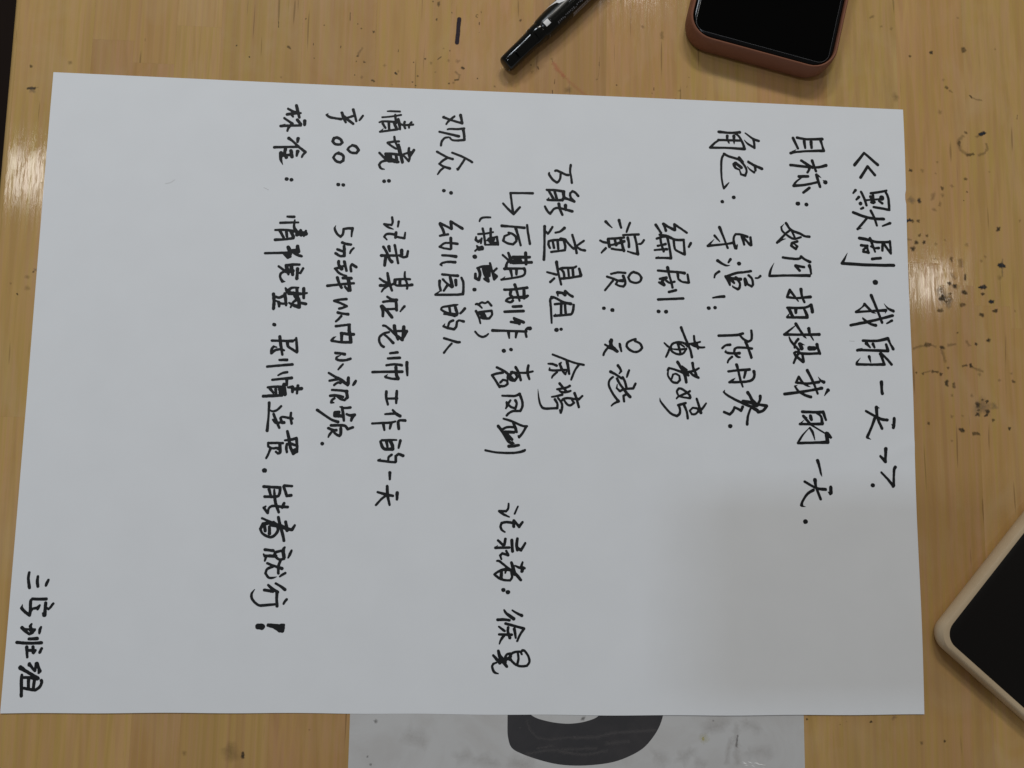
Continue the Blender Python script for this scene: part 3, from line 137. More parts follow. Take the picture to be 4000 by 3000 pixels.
def simple(name, colr, rough=0.5, spec=0.5, bump=0.0, bscale=800.0, coat=0.0, var=0.0):
    m, n, l, b = new_mat(name)
    b.inputs['Base Color'].default_value = (*colr, 1)
    b.inputs['Roughness'].default_value = rough
    b.inputs['Specular IOR Level'].default_value = spec
    b.inputs['Coat Weight'].default_value = coat
    b.inputs['Coat Roughness'].default_value = 0.05
    tc = n.new('ShaderNodeTexCoord')
    ns = n.new('ShaderNodeTexNoise'); ns.inputs['Scale'].default_value = bscale
    ns.inputs['Detail'].default_value = 3
    l.new(tc.outputs['Object'], ns.inputs['Vector'])
    if bump:
        bp = n.new('ShaderNodeBump'); bp.inputs['Strength'].default_value = bump
        bp.inputs['Distance'].default_value = 0.0003
        l.new(ns.outputs['Fac'], bp.inputs['Height']); l.new(bp.outputs['Normal'], b.inputs['Normal'])
    if var:
        ns2 = n.new('ShaderNodeTexNoise'); ns2.inputs['Scale'].default_value = bscale * 0.08
        ns2.inputs['Detail'].default_value = 5
        l.new(tc.outputs['Object'], ns2.inputs['Vector'])
        mx = n.new('ShaderNodeMix'); mx.data_type = 'RGBA'
        mx.inputs['A'].default_value = (*[c * (1 - var) for c in colr], 1)
        mx.inputs['B'].default_value = (*[min(1, c * (1 + var)) for c in colr], 1)
        l.new(ns2.outputs['Fac'], mx.inputs['Factor']); l.new(mx.outputs['Result'], b.inputs['Base Color'])
    return m

# ---------------------------------------------------------------- materials
def wood_material():
    m, n, l, b = new_mat('varnished_pine')
    tc = n.new('ShaderNodeTexCoord')
    oi = n.new('ShaderNodeObjectInfo')
    off = n.new('ShaderNodeVectorMath'); off.operation = 'SCALE'
    off.inputs[0].default_value = (0.37, 1.3, 0.7)
    l.new(oi.outputs['Random'], off.inputs['Scale'])
    add = n.new('ShaderNodeVectorMath'); add.operation = 'ADD'
    l.new(tc.outputs['Object'], add.inputs[0]); l.new(off.outputs['Vector'], add.inputs[1])
    def mapped(scale, src=None):
        mp = n.new('ShaderNodeMapping'); mp.inputs['Scale'].default_value = scale
        l.new((src or add).outputs[0], mp.inputs['Vector']); return mp
    def nz(scale, detail=3, rough=0.55, dist=0.0, sc=1.0, src=None):
        t = n.new('ShaderNodeTexNoise'); t.inputs['Scale'].default_value = sc
        t.inputs['Detail'].default_value = detail; t.inputs['Roughness'].default_value = rough
        t.inputs['Distortion'].default_value = dist
        l.new(mapped(scale, src).outputs['Vector'], t.inputs['Vector']); return t
    def ramp(src, stops, interp='LINEAR'):
        r = n.new('ShaderNodeValToRGB'); e = r.color_ramp; e.interpolation = interp
        e.elements[0].position, e.elements[0].color = stops[0]
        e.elements[1].position, e.elements[1].color = stops[-1]
        for p, c in stops[1:-1]:
            x = e.elements.new(p); x.color = c
        l.new(src, r.inputs['Fac']); return r
    def mixc(fac, a, bb, mode='MIX'):
        mx = n.new('ShaderNodeMix'); mx.data_type = 'RGBA'; mx.blend_type = mode
        if isinstance(fac, float): mx.inputs['Factor'].default_value = fac
        else: l.new(fac, mx.inputs['Factor'])
        if isinstance(a, tuple): mx.inputs['A'].default_value = a
        else: l.new(a, mx.inputs['A'])
        if isinstance(bb, tuple): mx.inputs['B'].default_value = bb
        else: l.new(bb, mx.inputs['B'])
        return mx.outputs['Result']
    bands = nz((15, 1.1, 1), 3, 0.5, 0.8)          # broad growth bands
    base = ramp(bands.outputs['Fac'], [(0.25, (0.450, 0.264, 0.088, 1)), (0.45, (0.490, 0.296, 0.101, 1)), (0.6, (0.53, 0.336, 0.119, 1)), (0.8, (0.472, 0.280, 0.094, 1))])
    blot = nz((16, 8, 1), 3, 0.5, 0.4, src=tc)                     # pinkish / greenish clouds
    c1 = mixc(ramp(blot.outputs['Fac'], [(0.42, (0, 0, 0, 1)), (0.62, (0.8, 0.8, 0.8, 1))]).outputs['Color'], base.outputs['Color'], (0.51, 0.296, 0.134, 1))
    blot2 = nz((17, 7, 3), 2, 0.5, src=tc)
    f2 = ramp(blot2.outputs['Fac'], [(0.46, (0, 0, 0, 1)), (0.66, (0.7, 0.7, 0.7, 1))])
    c2 = mixc(f2.outputs['Color'], c1, (0.46, 0.305, 0.082, 1))
    cloud = nz((9, 5, 7), 3, 0.5, 0.6, src=tc)
    c2 = mixc(ramp(cloud.outputs['Fac'], [(0.44, (0, 0, 0, 1)), (0.66, (0.55, 0.55, 0.55, 1))]).outputs['Color'], c2, (0.40, 0.232, 0.078, 1))
    patch = nz((28, 15, 1), 4, 0.55, 1.2)                     # faint worn patches
    c2 = mixc(ramp(patch.outputs['Fac'], [(0.50, (0, 0, 0, 1)), (0.70, (0.35, 0.35, 0.35, 1))]).outputs['Color'], c2, (0.55, 0.385, 0.20, 1))
    fine = nz((420, 9, 1), 3, 0.6, 0.3)
    c3 = mixc(ramp(fine.outputs['Fac'], [(0.32, (0.12, 0.12, 0.12, 1)), (0.55, (0, 0, 0, 1))]).outputs['Color'], c2, (0.36, 0.215, 0.09, 1))
    # sparse short pores along the grain
    pore = nz((480, 26, 1), 1, 0.4)
    c4 = mixc(ramp(pore.outputs['Fac'], [(0.735, (0, 0, 0, 1)), (0.78, (0.6, 0.6, 0.6, 1))]).outputs['Color'], c3, (0.20, 0.115, 0.04, 1))
    # every board has its own tone
    hsv = n.new('ShaderNodeHueSaturation')
    mr = n.new('ShaderNodeMapRange'); mr.inputs['To Min'].default_value = 0.92; mr.inputs['To Max'].default_value = 1.05
    l.new(oi.outputs['Random'], mr.inputs['Value']); l.new(mr.outputs['Result'], hsv.inputs['Value'])
    mul = n.new('ShaderNodeMath'); mul.operation = 'MULTIPLY'; mul.inputs[1].default_value = 7.31
    fr = n.new('ShaderNodeMath'); fr.operation = 'FRACT'
    l.new(oi.outputs['Random'], mul.inputs[0]); l.new(mul.outputs[0], fr.inputs[0])
    mh = n.new('ShaderNodeMapRange'); mh.inputs['To Min'].default_value = 0.493; mh.inputs['To Max'].default_value = 0.505
    l.new(fr.outputs[0], mh.inputs['Value']); l.new(mh.outputs['Result'], hsv.inputs['Hue'])
    l.new(c4, hsv.inputs['Color'])
    l.new(hsv.outputs['Color'], b.inputs['Base Color'])
    # worn lacquer: clear coat over satin wood, grain telegraphs through
    wear = nz((60, 14, 1), 4, 0.6, 1.0, src=tc)
    rr = n.new('ShaderNodeMapRange'); rr.inputs['From Min'].default_value = 0.35; rr.inputs['From Max'].default_value = 0.65
    rr.inputs['To Min'].default_value = 0.05; rr.inputs['To Max'].default_value = 0.12
    l.new(wear.outputs['Fac'], rr.inputs['Value'])
    l.new(rr.outputs['Result'], b.inputs['Coat Roughness'])
    worn = nz((170, 60, 1), 4, 0.65, 1.2)
    worn2 = nz((60, 42, 5), 4, 0.6, 0.8, src=tc)
    ws = n.new('ShaderNodeMath'); ws.operation = 'MULTIPLY_ADD'; ws.inputs[1].default_value = 0.5
    l.new(worn.outputs['Fac'], ws.inputs[0]); l.new(worn2.outputs['Fac'], ws.inputs[2])
    cw = n.new('ShaderNodeMapRange'); cw.inputs['From Min'].default_value = 0.68; cw.inputs['From Max'].default_value = 0.80
    cw.inputs['To Min'].default_value = 0.20; cw.inputs['To Max'].default_value = 0.85
    l.new(ws.outputs[0], cw.inputs['Value']); l.new(cw.outputs['Result'], b.inputs['Coat Weight'])
    b.inputs['Roughness'].default_value = 0.55
    b.inputs['Specular IOR Level'].default_value = 0.12
    grain = nz((900, 60, 1), 2, 0.6)
    wave = nz((60, 28, 1), 4, 0.6, 0.5)
    ad = n.new('ShaderNodeMath'); ad.operation = 'MULTIPLY_ADD'; ad.inputs[1].default_value = 6.0
    l.new(wave.outputs['Fac'], ad.inputs[0]); l.new(grain.outputs['Fac'], ad.inputs[2])
    bp = n.new('ShaderNodeBump'); bp.inputs['Strength'].default_value = 0.15; bp.inputs['Distance'].default_value = 0.00004
    l.new(ad.outputs[0], bp.inputs['Height']); l.new(bp.outputs['Normal'], b.inputs['Normal'])
    l.new(bp.outputs['Normal'], b.inputs['Coat Normal'])
    return m

def paper_material(name, colr, spec=0.3, rough=0.75, smudge=None):
    m, n, l, b = new_mat(name)
    tc = n.new('ShaderNodeTexCoord')
    ns = n.new('ShaderNodeTexNoise'); ns.inputs['Scale'].default_value = 1600; ns.inputs['Detail'].default_value = 3
    l.new(tc.outputs['Object'], ns.inputs['Vector'])
    cl = n.new('ShaderNodeTexNoise'); cl.inputs['Scale'].default_value = 45; cl.inputs['Detail'].default_value = 4
    l.new(tc.outputs['Object'], cl.inputs['Vector'])
    mx = n.new('ShaderNodeMix'); mx.data_type = 'RGBA'
    mx.inputs['A'].default_value = (*[c * 0.965 for c in colr], 1)
    mx.inputs['B'].default_value = (*[min(1, c * 1.03) for c in colr], 1)
    l.new(cl.outputs['Fac'], mx.inputs['Factor'])
    outc = mx.outputs['Result']
    if smudge:
        s = n.new('ShaderNodeTexNoise'); s.inputs['Scale'].default_value = 38; s.inputs['Detail'].default_value = 7
        s.inputs['Roughness'].default_value = 0.65; s.inputs['Distortion'].default_value = 0.8
        l.new(tc.outputs['Object'], s.inputs['Vector'])
        r = n.new('ShaderNodeValToRGB'); r.color_ramp.elements[0].position = 0.45; r.color_ramp.elements[1].position = 0.75
        r.color_ramp.elements[1].color = (0.75, 0.75, 0.75, 1)
        l.new(s.outputs['Fac'], r.inputs['Fac'])
        m2 = n.new('ShaderNodeMix'); m2.data_type = 'RGBA'
        l.new(r.outputs['Color'], m2.inputs['Factor']); l.new(outc, m2.inputs['A']); m2.inputs['B'].default_value = (*smudge, 1)
        outc = m2.outputs['Result']
    l.new(outc, b.inputs['Base Color'])
    b.inputs['Roughness'].default_value = rough
    b.inputs['Specular IOR Level'].default_value = spec
    bp = n.new('ShaderNodeBump'); bp.inputs['Strength'].default_value = 0.25; bp.inputs['Distance'].default_value = 0.00005
    l.new(ns.outputs['Fac'], bp.inputs['Height']); l.new(bp.outputs['Normal'], b.inputs['Normal'])
    return m

def stain_material():
    """ink soaked into the lacquer; coverage and colour come from mesh attributes, edges broken up by noise"""
    m, n, l, b = new_mat('dried_ink_and_dirt')
    out = n['Material Output']
    at = n.new('ShaderNodeAttribute'); at.attribute_name = 'ink'
    tc = n.new('ShaderNodeTexCoord')
    ns = n.new('ShaderNodeTexNoise'); ns.inputs['Scale'].default_value = 900; ns.inputs['Detail'].default_value = 4
    l.new(tc.outputs['Object'], ns.inputs['Vector'])
    mr = n.new('ShaderNodeMapRange'); mr.inputs['From Min'].default_value = 0.25; mr.inputs['From Max'].default_value = 0.75
    mr.inputs['To Min'].default_value = -0.35; mr.inputs['To Max'].default_value = 0.35
    l.new(ns.outputs['Fac'], mr.inputs['Value'])
    # alpha = clamp(a + noise * a * 2(1-a)...)
    mu = n.new('ShaderNodeMath'); mu.operation = 'MULTIPLY'; l.new(at.outputs['Alpha'], mu.inputs[0]); l.new(mr.outputs['Result'], mu.inputs[1])
    ad = n.new('ShaderNodeMath'); ad.operation = 'ADD'; ad.use_clamp = True
    l.new(at.outputs['Alpha'], ad.inputs[0]); l.new(mu.outputs[0], ad.inputs[1])
    tr = n.new('ShaderNodeBsdfTransparent'); ms = n.new('ShaderNodeMixShader')
    l.new(at.outputs['Color'], b.inputs['Base Color']); b.inputs['Roughness'].default_value = 0.6
    b.inputs['Specular IOR Level'].default_value = 0.2
    l.new(ad.outputs[0], ms.inputs['Fac']); l.new(tr.outputs[0], ms.inputs[1]); l.new(b.outputs[0], ms.inputs[2])
    l.new(ms.outputs[0], out.inputs['Surface'])
    return m

M_WOOD = wood_material()
M_PAPER = paper_material('white_drawing_paper', (0.79, 0.813, 0.838))
M_OLD = paper_material('worn_laminated_sheet', (0.555, 0.555, 0.55), spec=0.5, rough=0.42, smudge=(0.47, 0.455, 0.44))
M_INK = simple('black_marker_ink', (0.010, 0.011, 0.012), 0.55, 0.2, var=0.3, bscale=3000)
M_STAIN = stain_material()
M_SCREEN = simple('black_phone_glass', (0.0008, 0.0008, 0.0008), 0.06, 0.10)
M_MATT = simple('matt_black_phone_glass', (0.0075, 0.0065, 0.006), 0.35, 0.2, bump=0.1)
M_BEZEL = simple('black_phone_frame', (0.0015, 0.0015, 0.002), 0.15, 0.25)
M_SILI = simple('brick_red_silicone', (0.215, 0.086, 0.048), 0.62, 0.25, bump=0.35, bscale=2500, var=0.08)
M_TAN = simple('tan_case_rim', (0.26, 0.13, 0.045), 0.6, 0.25)
M_WHITE = simple('yellowed_clear_case', (0.56, 0.44, 0.29), 0.38, 0.4, bump=0.15, bscale=900, var=0.12)
M_PEN = simple('glossy_black_plastic', (0.002, 0.0025, 0.002), 0.12, 0.3, bump=0.05, bscale=500)
M_PENBODY = simple('printed_black_barrel', (0.003, 0.0035, 0.0025), 0.25, 0.3)
M_SILVER = simple('silver_print', (0.24, 0.24, 0.26), 0.5, 0.3, var=0.2, bscale=2500)
M_PRINT = simple('white_print', (0.8, 0.8, 0.8), 0.4, 0.4, var=0.05, bscale=2500)
M_FLOOR = simple('dark_floor', (0.013, 0.008, 0.006), 0.8, 0.1, var=0.5, bscale=30)
M_STEEL = simple('dark_steel_leg', (0.03, 0.03, 0.03), 0.4, 0.5)
M_BLACKPRINT = paper_material('black_print_on_laminate', (0.034, 0.033, 0.036), spec=0.5, rough=0.42, smudge=(0.055, 0.05, 0.052))
M_LENS = simple('lens_glass', (0.01, 0.01, 0.012), 0.05, 0.5)

# ---------------------------------------------------------------- floor
fl = pydata('floor', [(-4, -4, -0.75), (5, -4, -0.75), (5, 5, -0.75), (-4, 5, -0.75)], [(0, 1, 2, 3)], M_FLOOR)
tag(fl, kind='structure')

# ---------------------------------------------------------------- table
table = empty('wooden_table', (0.3, 0.3, -0.75))
tag(table, 'varnished pine table of finger-jointed boards, spotted with dried ink beside the white paper', 'table')
TX0, TX1, TY0, TY1, TT = -0.0182, 0.93, -0.42, 0.98, 0.032

def local(parent, verts):
    p = parent.location
    return [(v[0] - p.x, v[1] - p.y, v[2] - p.z) for v in verts]

def joint(x0, x1, y, nf, depth):
    """comb line from x0 to x1 of a finger joint at y"""
    pts = []
    w = (x1 - x0) / nf
    for i in range(nf):
        yy = y + (depth if i % 2 == 0 else 0.0)
        pts += [(x0 + i * w, yy), (x0 + (i + 1) * w, yy)]
    return pts

rng = random.Random(11)
# stave seams in mm; the ones the photograph shows first
seams = [-18.2, 17.0, 56.5, 78.0, 117, 153, 190, 232, 268, 304, 345, 381, 418, 453.5, 490, 526]
while seams[-1] < 915: seams.append(seams[-1] + rng.uniform(34, 40))
seams[-1] = TX1 * 1000
fixed = {1: [304, 12], 2: [313, 40], 3: [-60], 12: [206.5, 470], 13: [185.5, 430], 0: [120, 520], 9: [-160, 352]}
for i in range(len(seams) - 1):
    x0, x1 = seams[i] * MM, seams[i + 1] * MM
    cuts = sorted(fixed.get(i, [rng.uniform(-250, -30), rng.uniform(60, 250), rng.uniform(400, 700)]))
    ys = [c * MM for c in cuts]
    nf = 2 if (x1 - x0) > 0.03 else 1
    g = 0.000008
    prev = [(x0 + g, TY0), (x1 - g, TY0)]
    tops = [joint(x0 + g, x1 - g, y, nf, 0.011) for y in ys] + [[(x0 + g, TY1), (x1 - g, TY1)]]
    for tline in tops:
        dz = rng.uniform(-0.00002, 0.0)
        outl = prev + tline[::-1]
        k = len(outl)
        vs = [(x, y, dz) for x, y in outl] + [(x, y, -TT) for x, y in outl]
        fs = [tuple(range(k)), tuple(range(2 * k - 1, k - 1, -1))] + [(j, j + k, (j + 1) % k + k, (j + 1) % k) for j in range(k)]
        me = bpy.data.meshes.new('plank'); me.from_pydata(local(table, vs), [], fs); me.update()
        o = link('plank', me, M_WOOD, table)
        prev = [(x, y + 2 * g) for x, y in tline]
# rounded edge strip along the left side
es = []
for y in (TY0, TY1):
    for a in range(0, 91, 15):
        es.append((TX0 - 0.0042 * math.sin(R(a)), y, -0.0055 + 0.0055 * math.cos(R(a))))
    es += [(TX0 - 0.0042, y, -TT + 0.002), (TX0, y, -TT)]
kk = len(es) // 2
fs = [(j, j + 1, j + 1 + kk, j + kk) for j in range(kk - 1)] + [(kk - 1, 0, kk, 2 * kk - 1), tuple(range(kk))[::-1], tuple(range(kk, 2 * kk))]
pydata('edge_strip', local(table, es), fs, M_WOOD, table)
def box(name, a, b, mat, parent):
    vs = [(x, y, z) for x in (a[0], b[0]) for y in (a[1], b[1]) for z in (a[2], b[2])]
    fs = [(0, 1, 3, 2), (4, 6, 7, 5), (0, 4, 5, 1), (2, 3, 7, 6), (0, 2, 6, 4), (1, 5, 7, 3)]
    return pydata(name, local(parent, vs) if parent else vs, fs, mat, parent)
for lx in (TX0 + 0.05, TX1 - 0.10):
    for ly in (TY0 + 0.05, TY1 - 0.10):
        box('leg', (lx, ly, -0.75), (lx + 0.045, ly + 0.045, -TT - 0.001), M_STEEL, table)

# ---------------------------------------------------------------- ink stains in the lacquer
KC = {'d': ((0.052, 0.039, 0.022), 0.80), 'k': ((0.115, 0.075, 0.03), 0.62), 'f': ((0.21, 0.14, 0.058), 0.36),
      'g': ((0.15, 0.125, 0.10), 0.40), 'b': ((0.022, 0.026, 0.032), 0.92), 'p': ((0.014, 0.004, 0.014), 1.0),
      'r': ((0.62, 0.22, 0.11), 0.50), 's': ((0.60, 0.25, 0.12), 0.30)}
rs = random.Random(5)
def resample(pts, step):
    out = [pts[0]]
    for a, b in zip(pts, pts[1:]):
        d = math.dist(a, b); k = max(1, int(d / step))
        for j in range(1, k + 1): out.append((a[0] + (b[0] - a[0]) * j / k, a[1] + (b[1] - a[1]) * j / k))
    return out
def stain_mesh(text, sz, name, parent, label):
    sv, sf, sc = [], [], []
    for rec in text.split(';'):
        f = rec.split()
        if not f: continue
        kind, r = f[0], int(f[1]) / 100
        pts = [(int(f[i]) / 10, int(f[i + 1]) / 10) for i in range(2, len(f), 2)]
        colr, al = KC[kind]
        hard = kind == 'p'
        al *= 1.0 if kind == 'p' else rs.uniform(0.8, 1.05)
        # outline: lathe round the capsule polyline
        if len(pts) == 1: pts = [(pts[0][0] - 0.01, pts[0][1]), (pts[0][0] + 0.01, pts[0][1])]
        pl = resample(pts, max(0.4, r * 0.8))
        n_ = len(pl); ring_in, side = [], []
        def nrm(i):
            a = pl[max(0, i - 1)]; b = pl[min(n_ - 1, i + 1)]
            d = math.dist(a, b) or 1; return (-(b[1] - a[1]) / d, (b[0] - a[0]) / d)
        dirs = []
        for i in range(n_): dirs.append((pl[i], nrm(i)))
        e = nrm(n_ - 1); a0 = math.atan2(e[1], e[0])
        for j in range(1, 8): dirs.append((pl[-1], (math.cos(a0 - math.pi * j / 8), math.sin(a0 - math.pi * j / 8))))
        for i in range(n_ - 1, -1, -1): q = nrm(i); dirs.append((pl[i], (-q[0], -q[1])))
        e = nrm(0); a0 = math.atan2(-e[1], -e[0])
        for j in range(1, 8): dirs.append((pl[0], (math.cos(a0 - math.pi * j / 8), math.sin(a0 - math.pi * j / 8))))
        radii = (0.0, 0.72, 1.02) if hard else ((0.0, 0.52, 1.38) if kind in 'dbk' else (0.0, 0.40, 1.45))
        alph = (al, al * 0.95, 0.0) if hard else ((al, al * 0.93, 0.0) if kind in 'dbk' else (al, al * 0.75, 0.0))
        sz += 0.0000002
        base = len(sv); nd = len(dirs); seed = rs.uniform(0, 99)
        lw = 0.08 if kind == 'p' else 0.5
        for ri, (rad, a_) in enumerate(zip(radii, alph)):
            for j, (c, d) in enumerate(dirs):
                w = 1 + lw * noise.noise(Vector((c[0] * 0.9 + d[0] * 1.3, c[1] * 0.9 + d[1] * 1.3, seed)))* 1.6
                rr_ = r * rad * w
                sv.append(((c[0] + d[0] * rr_) * MM, (c[1] + d[1] * rr_) * MM, sz)); sc.append((*colr, a_))
        for ri in range(2):
            for j in range(nd):
                j2 = (j + 1) % nd
                sf.append((base + ri * nd + j, base + ri * nd + j2, base + (ri + 1) * nd + j2, base + (ri + 1) * nd + j))
    st = pydata(name, local(parent, sv), sf, M_STAIN, parent)
    ca = st.data.color_attributes.new('ink', 'FLOAT_COLOR', 'POINT')
    for i, c in enumerate(sc): ca.data[i].color = c
    tag(st, kind='stuff')
    st['label'] = label
    return st
stain_mesh(''.join(STAINS), 0.00006, 'dried_ink_stains', table, 'dried ink spots, knots and pen marks on the boards')

# ---------------------------------------------------------------- laminated A4 sheet under the big paper
def sheet(name, corners, nx, ny, zfun, thick, mat, parent=None):
    (ax, ay), (bx, by), (cx, cy), (dx, dy) = corners
    top = []
    for j in range(ny + 1):
        v = j / ny
        for i in range(nx + 1):
            u = i / nx
            x = (ax * (1 - u) + bx * u) * (1 - v) + (dx * (1 - u) + cx * u) * v
            y = (ay * (1 - u) + by * u) * (1 - v) + (dy * (1 - u) + cy * u) * v
            x, y, z = zfun(x, y, u, v)
            top.append((x * MM, y * MM, z * MM))
    N = len(top); W = nx + 1
    vs = top + [(x, y, z - thick * MM) for x, y, z in top]
    fs = []
    for j in range(ny):
        for i in range(nx):
            a = j * W + i
            fs.append((a, a + 1, a + 1 + W, a + W)); fs.append((a + N, a + W + N, a + 1 + W + N, a + 1 + N))
    rim = [i for i in range(W)] + [j * W + nx for j in range(1, ny + 1)] + [ny * W + i for i in range(nx - 1, -1, -1)] + [j * W for j in range(ny - 1, 0, -1)]
    r0 = len(vs); k = len(rim)
    vs += [vs[i] for i in rim] + [vs[i + N] for i in rim]
    for a in range(k): fs.append((r0 + a, r0 + a + k, r0 + (a + 1) % k + k, r0 + (a + 1) % k))
    return pydata(name, vs, fs, mat, parent, smooth=False)

lam = sheet('laminated_sheet', [(153.2, -247), (362.8, -247), (362.2, 50), (152.8, 50)], 12, 16, lambda x, y, u, v: (x, y, 0.16), 0.1, M_OLD)
tag(lam, 'grey scuffed laminated sheet with a big black curved shape, half under the white paper', 'laminated sheet')
def flat(name, pts, z, mat, parent):
    vs = [(x * MM, y * MM, z * MM) for x, y in pts]
    return pydata(name, vs, [tuple(range(len(vs)))], mat, parent)
def spl(pts, n=6):
    out = []
    for i in range(len(pts) - 1):
        p0, p1, p2, p3 = pts[max(0, i - 1)], pts[i], pts[i + 1], pts[min(len(pts) - 1, i + 2)]
        for k in range(n):
            t = k / n
            out.append(tuple(0.5 * (2 * b + (c - a) * t + (2 * a - 5 * b + 4 * c - d) * t * t + (3 * b - a - 3 * c + d) * t ** 3) for a, b, c, d in zip(p0, p1, p2, p3)))
    out.append(pts[-1]); return out
outer = spl([(225.5, 24), (224.3, 10), (224.2, -5), (224.6, -10.5), (226.4, -14.9), (231.5, -17.6), (239.4, -20.2), (247.5, -22.0), (256, -22.6), (265, -22.2), (273.5, -20.9), (281, -18.2), (286.8, -14.9), (291, -10.5), (294.2, -5.5), (296.2, 0.5), (297.5, 10), (297.5, 24)])
inner = spl([(270, 24), (269.5, 8), (266.9, 0.3), (261.5, -2.8), (252.1, -4.2), (241.5, -2.9), (234.4, 0.2), (231, 8), (230.5, 24)])
# black band = strip between outer and inner curve
no, ni = len(outer), len(inner)
K = 60
def at(c, t):
    q = t * (len(c) - 1); i = min(int(q), len(c) - 2); f = q - i
    return (c[i][0] * (1 - f) + c[i + 1][0] * f, c[i][1] * (1 - f) + c[i + 1][1] * f)
inn = inner[::-1]
vs = []
for i in range(K + 1):
    a = at(outer, i / K); b = at(inn, i / K)
    vs += [(a[0] * MM, a[1] * MM, 0.000175), (b[0] * MM, b[1] * MM, 0.000175)]
pb = pydata('printed_shape', vs, [(2 * i, 2 * i + 2, 2 * i + 3, 2 * i + 1) for i in range(K)], M_BLACKPRINT, lam)
M_SPOT = simple('yellow_paint_spot', (0.42, 0.36, 0.06), 0.6, 0.3)
M_DIRT = simple('grey_dirt_mark', (0.20, 0.19, 0.18), 0.6, 0.3)
def blob(cx, cy, rx, ry, seed, k=12):
    return [(cx + rx * math.cos(2 * math.pi * i / k) * (1 + 0.3 * noise.noise(Vector((i * 0.9, seed, 0)))), cy + ry * math.sin(2 * math.pi * i / k) * (1 + 0.3 * noise.noise(Vector((i * 0.9, seed, 3))))) for i in range(k)]
flat('paint_spot', blob(314.7, -10.8, 0.55, 0.8, 1), 0.172, M_SPOT, lam)
KC['m'] = ((0.13, 0.125, 0.12), 0.62); KC['w'] = ((0.40, 0.37, 0.34), 0.19); KC['v'] = ((0.15, 0.14, 0.14), 0.32); KC['y'] = ((0.62, 0.60, 0.42), 0.5)
LAM = ('m 80 1644 -33;m 75 2588 -19 2590 -17;m 50 1630 -220;m 40 1613 -185;m 35 3195 -28;m 45 3308 -95 3303 -140;w 130 3275 -120 3262 -170 3255 -210;w 160 3303 -60 3300 -180 3310 -210;'
       'w 260 3370 -170 3420 -160 3450 -175;w 300 3050 -190 3080 -170;w 280 2930 -180 2960 -200;w 350 3180 -60 3230 -50;w 300 2120 -200 2180 -215;w 260 2030 -190 2060 -180;w 300 2280 -215 2330 -225;'
       'w 250 3350 -40 3400 -60;w 350 1800 -100 1850 -120;w 200 3120 -210 3150 -220;y 190 3148 -108;'
       'v 60 2330 -30 2345 -70 2380 -105 2450 -112 2550 -100;v 80 2550 -105 2650 -100 2750 -80 2850 -75 2920 -70;v 70 2330 -175 2420 -160 2520 -155 2650 -150;v 70 2480 -165 2600 -180 2700 -160;v 60 2380 -150 2450 -140;v 90 2700 -130 2800 -120;m 25 2300 -60;m 20 2345 -30')
stain_mesh(LAM, 0.00018, 'scuffs', lam, 'grey scuffs and smudges on the film')
# film wrinkle: glossy raised scribble at the right, glint painted as near-white colour
M_FILM_GLINT = simple('wrinkled_film_glint', (0.85, 0.85, 0.84), 0.15, 0.6, bump=1.0, bscale=1200)
wr = random.Random(3)
wv, wf = [], []
for k in range(14):
    x = wr.uniform(329, 345); y = -19.5 - (x - 329) * 0.28 + wr.uniform(-1.8, 1.0); a = wr.uniform(-0.8, 0.1); L_ = wr.uniform(1.2, 3.0)
    dx, dy = math.cos(a) * L_, math.sin(a) * L_; b0 = len(wv)
    wv += [(x * MM, y * MM, 0.000166), ((x + dx) * MM, (y + dy) * MM, 0.000166), ((x + dx * .5 - dy * .09) * MM, (y + dy * .5 + dx * .09) * MM, 0.000166), ((x + dx * .5) * MM, (y + dy * .5) * MM, 0.00034 + k * 1e-6), ((x + dx * .5 + dy * .09) * MM, (y + dy * .5 - dx * .09) * MM, 0.000166)]
    wf += [(b0, b0 + 3, b0 + 2), (b0 + 2, b0 + 3, b0 + 1), (b0, b0 + 4, b0 + 3), (b0 + 4, b0 + 1, b0 + 3)]
w = pydata('film_wrinkle_glint', wv, wf, M_FILM_GLINT, lam)

# ---------------------------------------------------------------- the big sheet of paper
def pz(x, y):
    """height of the paper surface in mm above the board (x, y in mm): lies almost flat, edges lift a little"""
    z = 0.34
    z += 0.16 * math.sin(x * 0.021 + 0.4) * math.sin(y * 0.027 + 1.0)
    z += 0.10 * noise.noise(Vector((x * 0.012, y * 0.014, 2.0)))
    e = max(0.0, 1 - (420 - x) / 60.0); z += 0.35 * e * e * (0.5 + 0.5 * math.sin(y * 0.035 - 0.6))
    e = max(0.0, 1 - x / 50.0); z += 0.25 * e * e * (0.5 + 0.5 * math.sin(y * 0.03 + 1.2))
    e = max(0.0, 1 - y / 35.0); z += 0.25 * e * e * (0.55 + 0.45 * math.sin(x * 0.024))
    # the little crease running in from the right edge
    d = y - (126.5 + (x - 420) * 0.38)
    if x > 385: z += 0.22 * (x - 385) / 35 * math.exp(-(d / 2.2) ** 2)
    # soft old fold ridge across the middle
    return max(z, 0.29)
paper = None
def zf(x, y, u, v):
    if u > 0.999:
        x += 0.25 * math.sin(y * 0.05) + (-0.45 if abs(y - 250.5) < 2.6 else 0)
    if v < 0.001: y += 0.35 * math.sin(x * 0.017) + 0.12 * math.sin(x * 0.11)
    if v > 0.999: y += 0.2 * math.sin(x * 0.021 + 2)
    return (x, y, pz(x, y))
paper = sheet('sheet_of_paper', [(0, 0), (420, 0), (420, 297), (0, 297)], 168, 119, zf, 0.1, M_PAPER)
for p in paper.data.polygons: p.use_smooth = True
tag(paper, 'large white sheet of paper covered with handwritten notes in black marker, lying on the table', 'paper')

